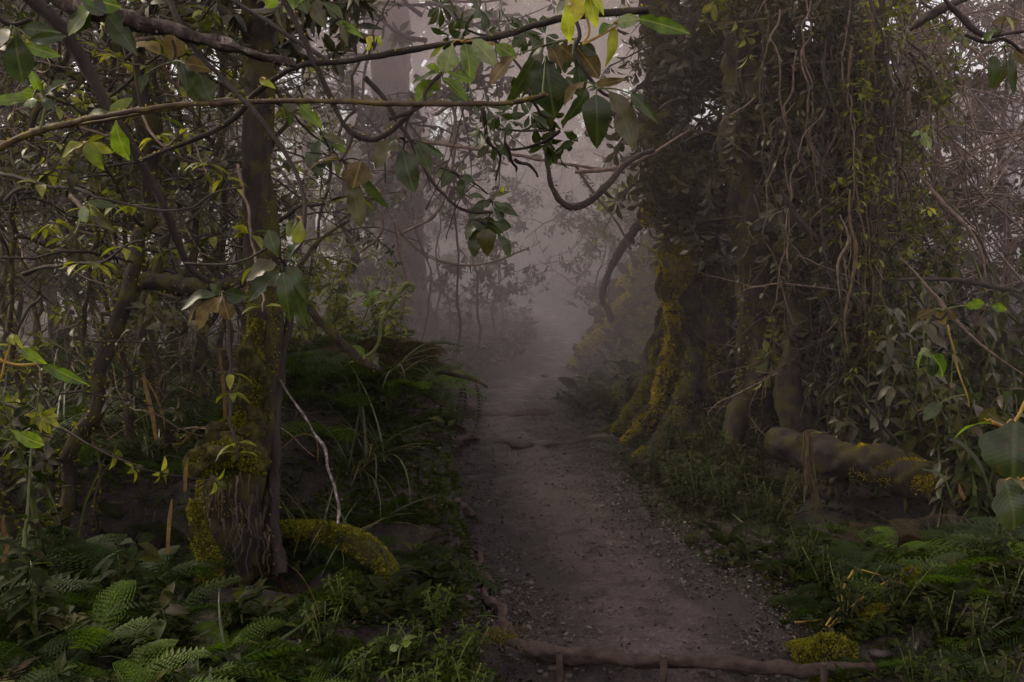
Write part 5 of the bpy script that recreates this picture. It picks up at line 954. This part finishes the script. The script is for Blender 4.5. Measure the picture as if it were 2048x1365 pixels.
for i in range(44):
    a = rng.normal(1700, 62) if i < 32 else rng.uniform(1500, 1860); b0 = rng.uniform(-60, 120); b1 = rng.uniform(480, 960); Yq = 7.3 + rng.random() * .9; mb = MB(); dr = rng.normal() * 22
    o0 = P(a, b0, Yq); c = px_curve([(a, b0), (a + dr * .3 + rng.normal() * 9, b0 * .7 + b1 * .3), (a + dr + rng.normal() * 14, b0 * .4 + b1 * .6), (a + dr * 1.2 + rng.normal() * 18, b1)], Yq)
    cc, rr, NN, BB = tube(mb, c, [S(rng.uniform(1.3, 3.6), Yq), S(1.2, Yq)], 60, 5, 0, .3, 2.2, .15, cap=False)
    for t in rng.integers(4, 58, 16): whorl(mb, cc[t], [0, 0, 1], 3, T_MID, .07, 1, .5)
    LI.append(tag(mb.build('liana', [M[['twig', 'vine', 'bark', 'bark'][i % 4]], M['lime' if (a > 1700 and i % 2) else 'grey']], origin=o0)))
number(LI, 'long hanging liana in the curtain on the right', 'lianas hanging on the right', 'liana')
for i, (pp, Yq, rr_, mt, lab) in enumerate([
    ([(1700, 380), (1698, 440), (1712, 500), (1705, 560), (1690, 640), (1698, 720)], 6.9, 3.5, 'vine', 'pinkish twisted root hanging brightest in the middle of the liana curtain'),
    ([(1680, 430), (1696, 480), (1676, 530), (1680, 600)], 6.9, 2.5, 'twig', 'pale kinked root hanging beside the twisted pinkish one'),
    ([(1615, 870), (1612, 940), (1608, 1010)], 6.6, 4, 'vine', 'thin strand hanging left of the frayed bark strip'),
    ([(1790, 700), (1755, 790), (1755, 840), (1765, 890)], 6.4, 2, 'bark', 'thin crooked stem low behind the fallen trunk'),
    ([(1800, 740), (1830, 820), (1860, 900)], 6.3, 2, 'bark', 'dark slanting stem right behind the fallen trunk'),
    ([(1840, 350), (1880, 400), (1930, 450), (1960, 500), (1972, 560)], 6.8, 4, 'twig', 'bowed pale stem arching down at the right'),
    ([(1800, 515), (1860, 580), (1895, 625), (1960, 690), (2060, 760)], 6.0, 4.5, 'twig', 'long pale branch slanting down to the right edge'),
    ([(1560, 240), (1620, 350), (1660, 440)], 7.4, 5, 'bark', 'thin dark straight stick slanting across the leafy mass'),
    ([(1590, 240), (1640, 320), (1665, 360)], 7.4, 5, 'bark', 'short dark straight stick right of the slanting one'),
    ([(1560, 380), (1600, 440), (1660, 510)], 7.4, 6, 'bark', 'dark branch slanting low across the leafy mass'),
    ([(1790, 560), (1900, 560), (1990, 575), (2060, 590)], 6.6, 5, 'bark', 'level dark branch at the right edge'),
    ([(1820, 60), (1880, 20), (1950, -10)], 6.2, 9, 'bark', 'dark limb rising to the top right corner'),
    ([(1880, -10), (1920, 30), (1970, 70), (2060, 60)], 5.6, 6, 'bark', 'dark branch crossing the pale sky at the upper right'),
    ([(1700, 760), (1740, 820), (1790, 880), (1830, 930)], 6.5, 3, 'bark', 'brown stem falling right in the dark behind the log')]):
    branch_thing('liana' if i < 4 else 'branch', lab, 'liana' if i < 4 else 'branch', pp, Yq, [rr_ * .35, rr_ * .9, rr_, rr_ * .8, rr_ * .25], mt, n=40, lump=.5)

mb = MB(); o0 = P(1615, 865, 6.6)
for i in range(11):
    a = rng.normal() * 5; tube(mb, px_curve([(1640 + a * 3, 866), (1615 + a, 862 + rng.random() * 10), (1618 + a * 1.6, 920), (1626 + a * 1.5 + rng.normal() * 3, 980), (1638 + a * .6 + rng.normal() * 3, rng.uniform(1010, 1060))], 6.6 + rng.normal() * .02), [S(1.5, 6.6), S(.7, 6.6)], 20, 5, 0, .5, 12, .02)
tag(mb.build('bark_strip', [M['vine']], origin=o0), 'frayed strip of dry bark hanging in front of the dark hollow', 'bark')
# ================================================================== thicket on the left
TH = []
specs = []
for i in range(46):
    Yq = rng.uniform(6, 13); px = rng.uniform(-120, 500)
    if Yq < 6.5 and px > 380: px -= 200
    specs.append((px, Yq))
specs += [(130, 5.6), (60, 5.4), (190, 6.0), (250, 6.4), (20, 6.2), (330, 7), (420, 7.8), (660, 12), (620, 14), (600, 10), (700, 15)]
for i, (px, Yq) in enumerate(specs):
    x, y, z = ground_at(px, Yq); mb = MB(); h = rng.uniform(3.5, 6.5); lean = rng.normal(size=2) * .45; r0 = rng.uniform(.012, .034)
    if i == 46: h, lean, r0 = 3.4, np.array([.35, 0]), .05
    c, r, NN, BB = tube(mb, [(0, 0, -.1), (lean[0] * .3 + rng.normal() * .08, lean[1] * .3, h * .3), (lean[0] * .9 + rng.normal() * .12, lean[1], h * .65), (lean[0] * 1.8, lean[1] * 1.6, h)], [r0, r0 * .8, r0 * .5], 56, 8, 0, .35, 2.2, .22)
    if Yq < 8.5: moss(mb, c, r, NN, BB, 0, .7, 700, .022, 1)
    e = empty('slender_tree', (x, y, z), None, 'tree'); mb.build('trunk', [M['barkm'], M['moss']], e)
    tw, fo = MB(), MB()
    for j in range(8 if Yq < 8 else 5):
        t = rng.uniform(.25, 1); p = c[int(t * 55)]
        grow(tw, fo, p, [rng.normal(), rng.normal(), .2], rng.uniform(.4, 1.2), .010, 1, T_MID if i % 3 else T_OB, .070, 0, 5, .3, .1, 3)
    fo.build('crown', [M[['grey', 'under', 'grey', 'under', 'grey', 'mix'][i % 6]]], e); tw.build('branchwork', [M['bark']], e); TH.append(e)
near = [o for o in TH if o.location.y < 8]; far = [o for o in TH if o.location.y >= 8]
number(near, 'thin mossy trunk standing near in the dark thicket on the left', 'near thin trees of the left thicket', 'tree')
number(far, 'thin trunk deeper in the dark thicket on the left', 'far thin trees of the left thicket', 'tree')
TW = []
for i in range(44):                        # tangled bare branches inside the thicket
    a, b = rng.uniform(-60, 520), rng.uniform(60, 640); Yq = rng.uniform(4.6, 8); ln = rng.uniform(120, 330); t = rng.uniform(-.9, .9) + (0 if rng.random() < .7 else 1.5)
    pp = [(a, b), (a + ln * .35 * math.cos(t), b + ln * .35 * math.sin(t) + rng.normal() * 22), (a + ln * .7 * math.cos(t), b + ln * .7 * math.sin(t) + rng.normal() * 22), (a + ln * math.cos(t), b + ln * math.sin(t))]
    mb = MB(); c = px_curve(pp, (Yq, Yq + rng.normal() * .4)); o0 = c[0]; cc, rr, NN, BB = tube(mb, c, [S(rng.uniform(2.5, 5), Yq), S(1.5, Yq)], 36, 6, 0, .4, 6, .03)
    for tt in rng.integers(8, 36, 4): whorl(mb, cc[tt], [0, 0, 1], 3, T_MID, .10, 1, .4)
    TW.append(mb.build('bare_branch', [M['bark'] if i % 3 else M['twig'], M['mix']], origin=o0))
number(TW, 'crooked branch woven through the left thicket', 'branches woven through the left thicket', 'branch')

mb = MB()
for i in range(750):
    a, b = rng.uniform(-60, 560), rng.uniform(20, 880); Yq = rng.uniform(5.6, 9.5); t = rng.normal() * 1.1 + (1.57 if rng.random() < .5 else 0); ln = rng.uniform(40, 200); cu = rng.normal() * 30
    tube(mb, [P(a, b, Yq), P(a + math.cos(t) * ln * .5 + cu, b + math.sin(t) * ln * .5 + cu * .4, Yq + rng.normal() * .2), P(a + math.cos(t) * ln, b + math.sin(t) * ln, Yq + rng.normal() * .3)], [.005, .002], 9, 4, int(rng.random() < .35), .3, 5, .05, cap=False)
tag(mb.build('twig_tangle', [M['barkm'], M['twig']]), 'fine tangle of mossy twigs filling the left thicket', 'twigs', kind='stuff')
# ================================================================== trees and shrubs in the mist
def tree_proto(h, rad, leafk, ls, key, limbs=7, T=T_MID, r0=.12, low=.25, grav=.2):
    e = empty('tree', (0, 0, 0), None, 'tree'); mb = MB(); bx, by = rng.normal(size=2) * .3
    c, r, NN, BB = tube(mb, [(0, 0, -.3), (bx * .3, by * .3, h * .3), (bx, by, h * .65), (bx * 1.5, by * .5, h)], [r0 * 1.5, r0, r0 * .8, r0 * .3], 30, 10, 0, .3, 1.5, .06); mb.build('trunk', [M['barkm']], e)
    tw, fo = MB(), MB()
    for j in range(limbs):
        t = low + (1 - low) * (j + rng.random()) / limbs; a = rng.random() * 6.3
        grow(tw, fo, c[min(29, int(t * 29))], [math.cos(a), math.sin(a), .45], rad * rng.uniform(.7, 1.2) * (1.1 - t * .5), r0 * .4, 2, T, ls, 0, leafk, .35, grav, 4, 8, .004)
    tw.build('branchwork', [M['bark']], e); fo.build('crown', [M[key]], e); return e
def kids_of(root):
    d = {}
    for o in bpy.data.objects:
        if o.parent: d.setdefault(o.parent.name, []).append(o)
    return d
protos = [tree_proto(9, 2.6, 5, .16, 'grey', 9), tree_proto(7, 2.2, 5, .14, 'mix', 9, T_OB), tree_proto(11, 3, 4, .18, 'grey', 9, T_MID, .16, .35), tree_proto(4.2, 1.7, 5, .13, 'under', 9, T_MID, .05, .05)]
kd = kids_of(None); used = set(); FT = []; FB = []; MT = []
def put(k, px, Y, s, lst):
    root = protos[k]
    if k in used: root = copy_tree(protos[k], None, kd)
    used.add(k); root.location = ground_at(px, Y); root.rotation_euler = (0, 0, rng.random() * 6.3); root.scale = (s, s, s); lst.append(root); return root
for px, Y, k, s in [(700, 24, 0, 1), (860, 30, 2, 1), (1010, 36, 0, 1.1), (1120, 33, 1, 1.2), (1230, 26, 2, .9), (620, 19, 1, 1), (1350, 20, 0, .9), (960, 46, 2, 1.2), (1080, 48, 1, 1.4), (1180, 45, 0, 1.2), (800, 42, 1, 1.3), (540, 26, 2, 1)]: put(k, px, Y, s, FT)
for px, Y, k, s in [(-350, 11, 0, .9), (60, 15, 1, .7), (200, 17, 1, .8), (350, 15, 0, .9), (480, 18, 1, 1), (-60, 17, 2, 1), (120, 11.5, 3, 1), (380, 12, 3, 1), (-40, 12.5, 3, 1.1)]: put(k, px, Y, s, MT)
for px, Y, k, s in [(1060, 31, 3, .7), (980, 34, 3, .8), (820, 18, 3, .6), (760, 16, 3, .6), (1290, 17, 3, .6), (700, 20, 3, .8), (1150, 36, 3, .9), (1040, 40, 3, 1.2), (940, 33, 3, .8), (1100, 40, 3, 1.2), (900, 38, 3, 1.2), (1210, 31, 3, 1.0), (1270, 23, 3, .8), (850, 27, 3, .9), (1300, 28, 3, 1.2), (780, 31, 3, 1.2), (1000, 32.5, 3, .8), (1080, 33.5, 3, .9), (1150, 31.5, 3, .8), (870, 33, 3, .9), (900, 16.5, 3, .3), (1020, 37, 3, 1.0)]: put(k, px, Y, s, FB)
number(FT, 'faint tree standing in the mist behind the path', 'faint trees in the mist', 'tree')
number(MT, 'leafy tree closing the thicket behind the left side', 'background trees on the left', 'tree')
number(FB, 'low misty bush beside the far path bend', 'bushes in the mist', 'bush')
RT = []
for px, Y, k, s in [(1500, 14, 1, .9), (1640, 13, 0, .85), (1800, 15, 2, .8), (1560, 18, 0, 1), (2080, 13, 3, 1), (1900, 12, 3, .9), (1740, 11.5, 3, .8), (1450, 13, 3, .7), (2000, 22, 0, 1)]: put(k, px, Y, s, RT)
number(RT, 'leafy tree closing the view behind the right side', 'background trees on the right', 'tree')
SM = []
for px, Y in [(900, 13.5), (960, 15), (985, 17), (930, 19), (1010, 20), (880, 17), (1200, 19.5), (1240, 18), (1260, 21), (1230, 22.5), (1000, 33), (1215, 24), (860, 22), (1030, 31), (1120, 30.5), (950, 24), (1180, 28), (1290, 17), (820, 15), (780, 17.5)]:
    x, y, z = ground_at(px, Y); mb = MB(); h = rng.uniform(1.4, 4.5); le = rng.normal(size=2) * .35; e = empty('sapling', (x, y, z), None, 'sapling')
    c, r, NN, BB = tube(mb, [(0, 0, -.1), (le[0] * .4 + rng.normal() * .1, 0, h * .35), (le[0] + rng.normal() * .15, le[1], h * .7), (le[0] * 2.2, le[1] * 2, h)], [.022, .014, .006], 30, 6, 0, .3, 2, .12)
    tw, fo = MB(), MB()
    for j in range(5): grow(tw, fo, c[int(rng.uniform(.3, .98) * 29)], [rng.normal(), rng.normal() * .6, .3], rng.uniform(.4, .9), .008, 1, T_MID, .13, 0, 4, .4, .2, 3)
    mb.build('trunk', [M['bark']], e); tw.build('branchwork', [M['bark']], e); fo.build('crown', [M['grey']], e); SM.append(e)
number(SM, 'faint thin sapling in the mist around the path bend', 'saplings in the mist', 'sapling')
# the big faint trunk left of the path
e = empty('large_tree', ground_at(800, 18), 'massive faint trunk in the mist left of the path bend', 'tree')
mb = MB(); c, r, NN, BB = tube(mb, px_curve([(770, -250), (775, 0), (790, 250), (800, 400), (812, 500), (815, 600), (820, 700)], 18), [S(34, 18), S(38, 18), S(40, 18), S(40, 18), S(46, 18), S(66, 18)], 80, 24, 0, .3, 1.5, flute=.06); rel(e, mb, 'trunk', [M['barkm']])
tw, fo = MB(), MB()
for i in range(16): grow(tw, fo, P(rng.uniform(740, 860), rng.uniform(-150, 330), 14 + rng.normal() * .3), [rng.normal(), -.4, .1], 1.7, .03, 1, T_MID, .16, 0, 5, .4, .3, 4)
rel(e, fo, 'crown', [M['grey']]); rel(e, tw, 'branchwork', [M['bark']])
mb = MB(); k = 5200; cen = np.stack([rng.uniform(-8, 8, k), -6 + 50 * rng.random(k), 8.6 + 1.8 * rng.random(k)], -1); cen = cen[vnoise(cen[:, 0] * .5, cen[:, 1] * .5) > .0]  # leaf whorls added overhead to darken the low mist and near ground
for p in cen: whorl(mb, p, [rng.normal() * .3, rng.normal() * .3, 1], 9, T_MID, .42, 0, .3)
tag(mb.build('shade_canopy', [M['grey']]), 'leaf layer added high over the path to shade the ground and mist', 'shade_canopy', kind='stuff')
# bare tangle upper right
TG = []
for i, (a0, a1, b0, b1, Yq, n_) in enumerate([(1800, 1960, 40, 420, 11, 190), (1900, 2120, 0, 360, 12, 190), (1830, 2100, 300, 620, 10.5, 200)]):
    mb = MB(); o0 = np.array(ground_at((a0 + a1) / 2, Yq))
    tube(mb, [o0, P((a0 + a1) / 2, (b0 + b1) / 2 + 80, Yq), P((a0 + a1) / 2 + 20, b0, Yq)], [.05, .03, .01], 30, 8, 0, .3, 2, .1)
    for j in range(n_):
        p = P(rng.uniform(a0, a1), rng.uniform(b0, b1), Yq + rng.normal() * .7); d = rdir(1)[0] * [1, .6, 1]; q_ = rdir(1)[0]; l = rng.uniform(.35, 1.1)
        tube(mb, [p, p + d * l * .35 + q_ * .08 * l, p + d * l * .7 + q_ * .25 * l, p + d * l + q_ * .55 * l], [.011, .004], 9, 4, 0, .2, 5, .02, cap=False)
    fo = MB()
    for j in range(70): whorl(fo, P(rng.uniform(a0, a1), rng.uniform(b0, b1), Yq + rng.normal() * .6), rdir(1)[0], 3, T_SM, .10, 0, .3)
    e = empty('tangled_shrub', o0, None, 'shrub'); rel(e, mb, 'branchwork', [M['twig']]); rel(e, fo, 'foliage', [M['grey']]); TG.append(e)
for e, l in zip(TG, ['tangle of bare brown twigs beside the pale gap at the upper right', 'bare twig tangle in front of the pale sky in the top right corner', 'low dense twig tangle on the right below the sky gap']): e["label"] = l
bpy.context.view_layer.update()


# ------------------------------------------------------------------ render settings
sc.render.engine = 'CYCLES'
sc.view_settings.view_transform = 'Standard'; sc.view_settings.look = 'None'; sc.view_settings.exposure = 0
cy = sc.cycles; cy.volume_step_rate = 3; cy.volume_max_steps = 64; cy.use_denoising = True; cy.max_bounces = 6; cy.diffuse_bounces = 3; cy.glossy_bounces = 2; cy.transmission_bounces = 3; cy.volume_bounces = 2; cy.transparent_max_bounces = 4
cy.caustics_reflective = False; cy.caustics_refractive = False; cy.sample_clamp_indirect = 3
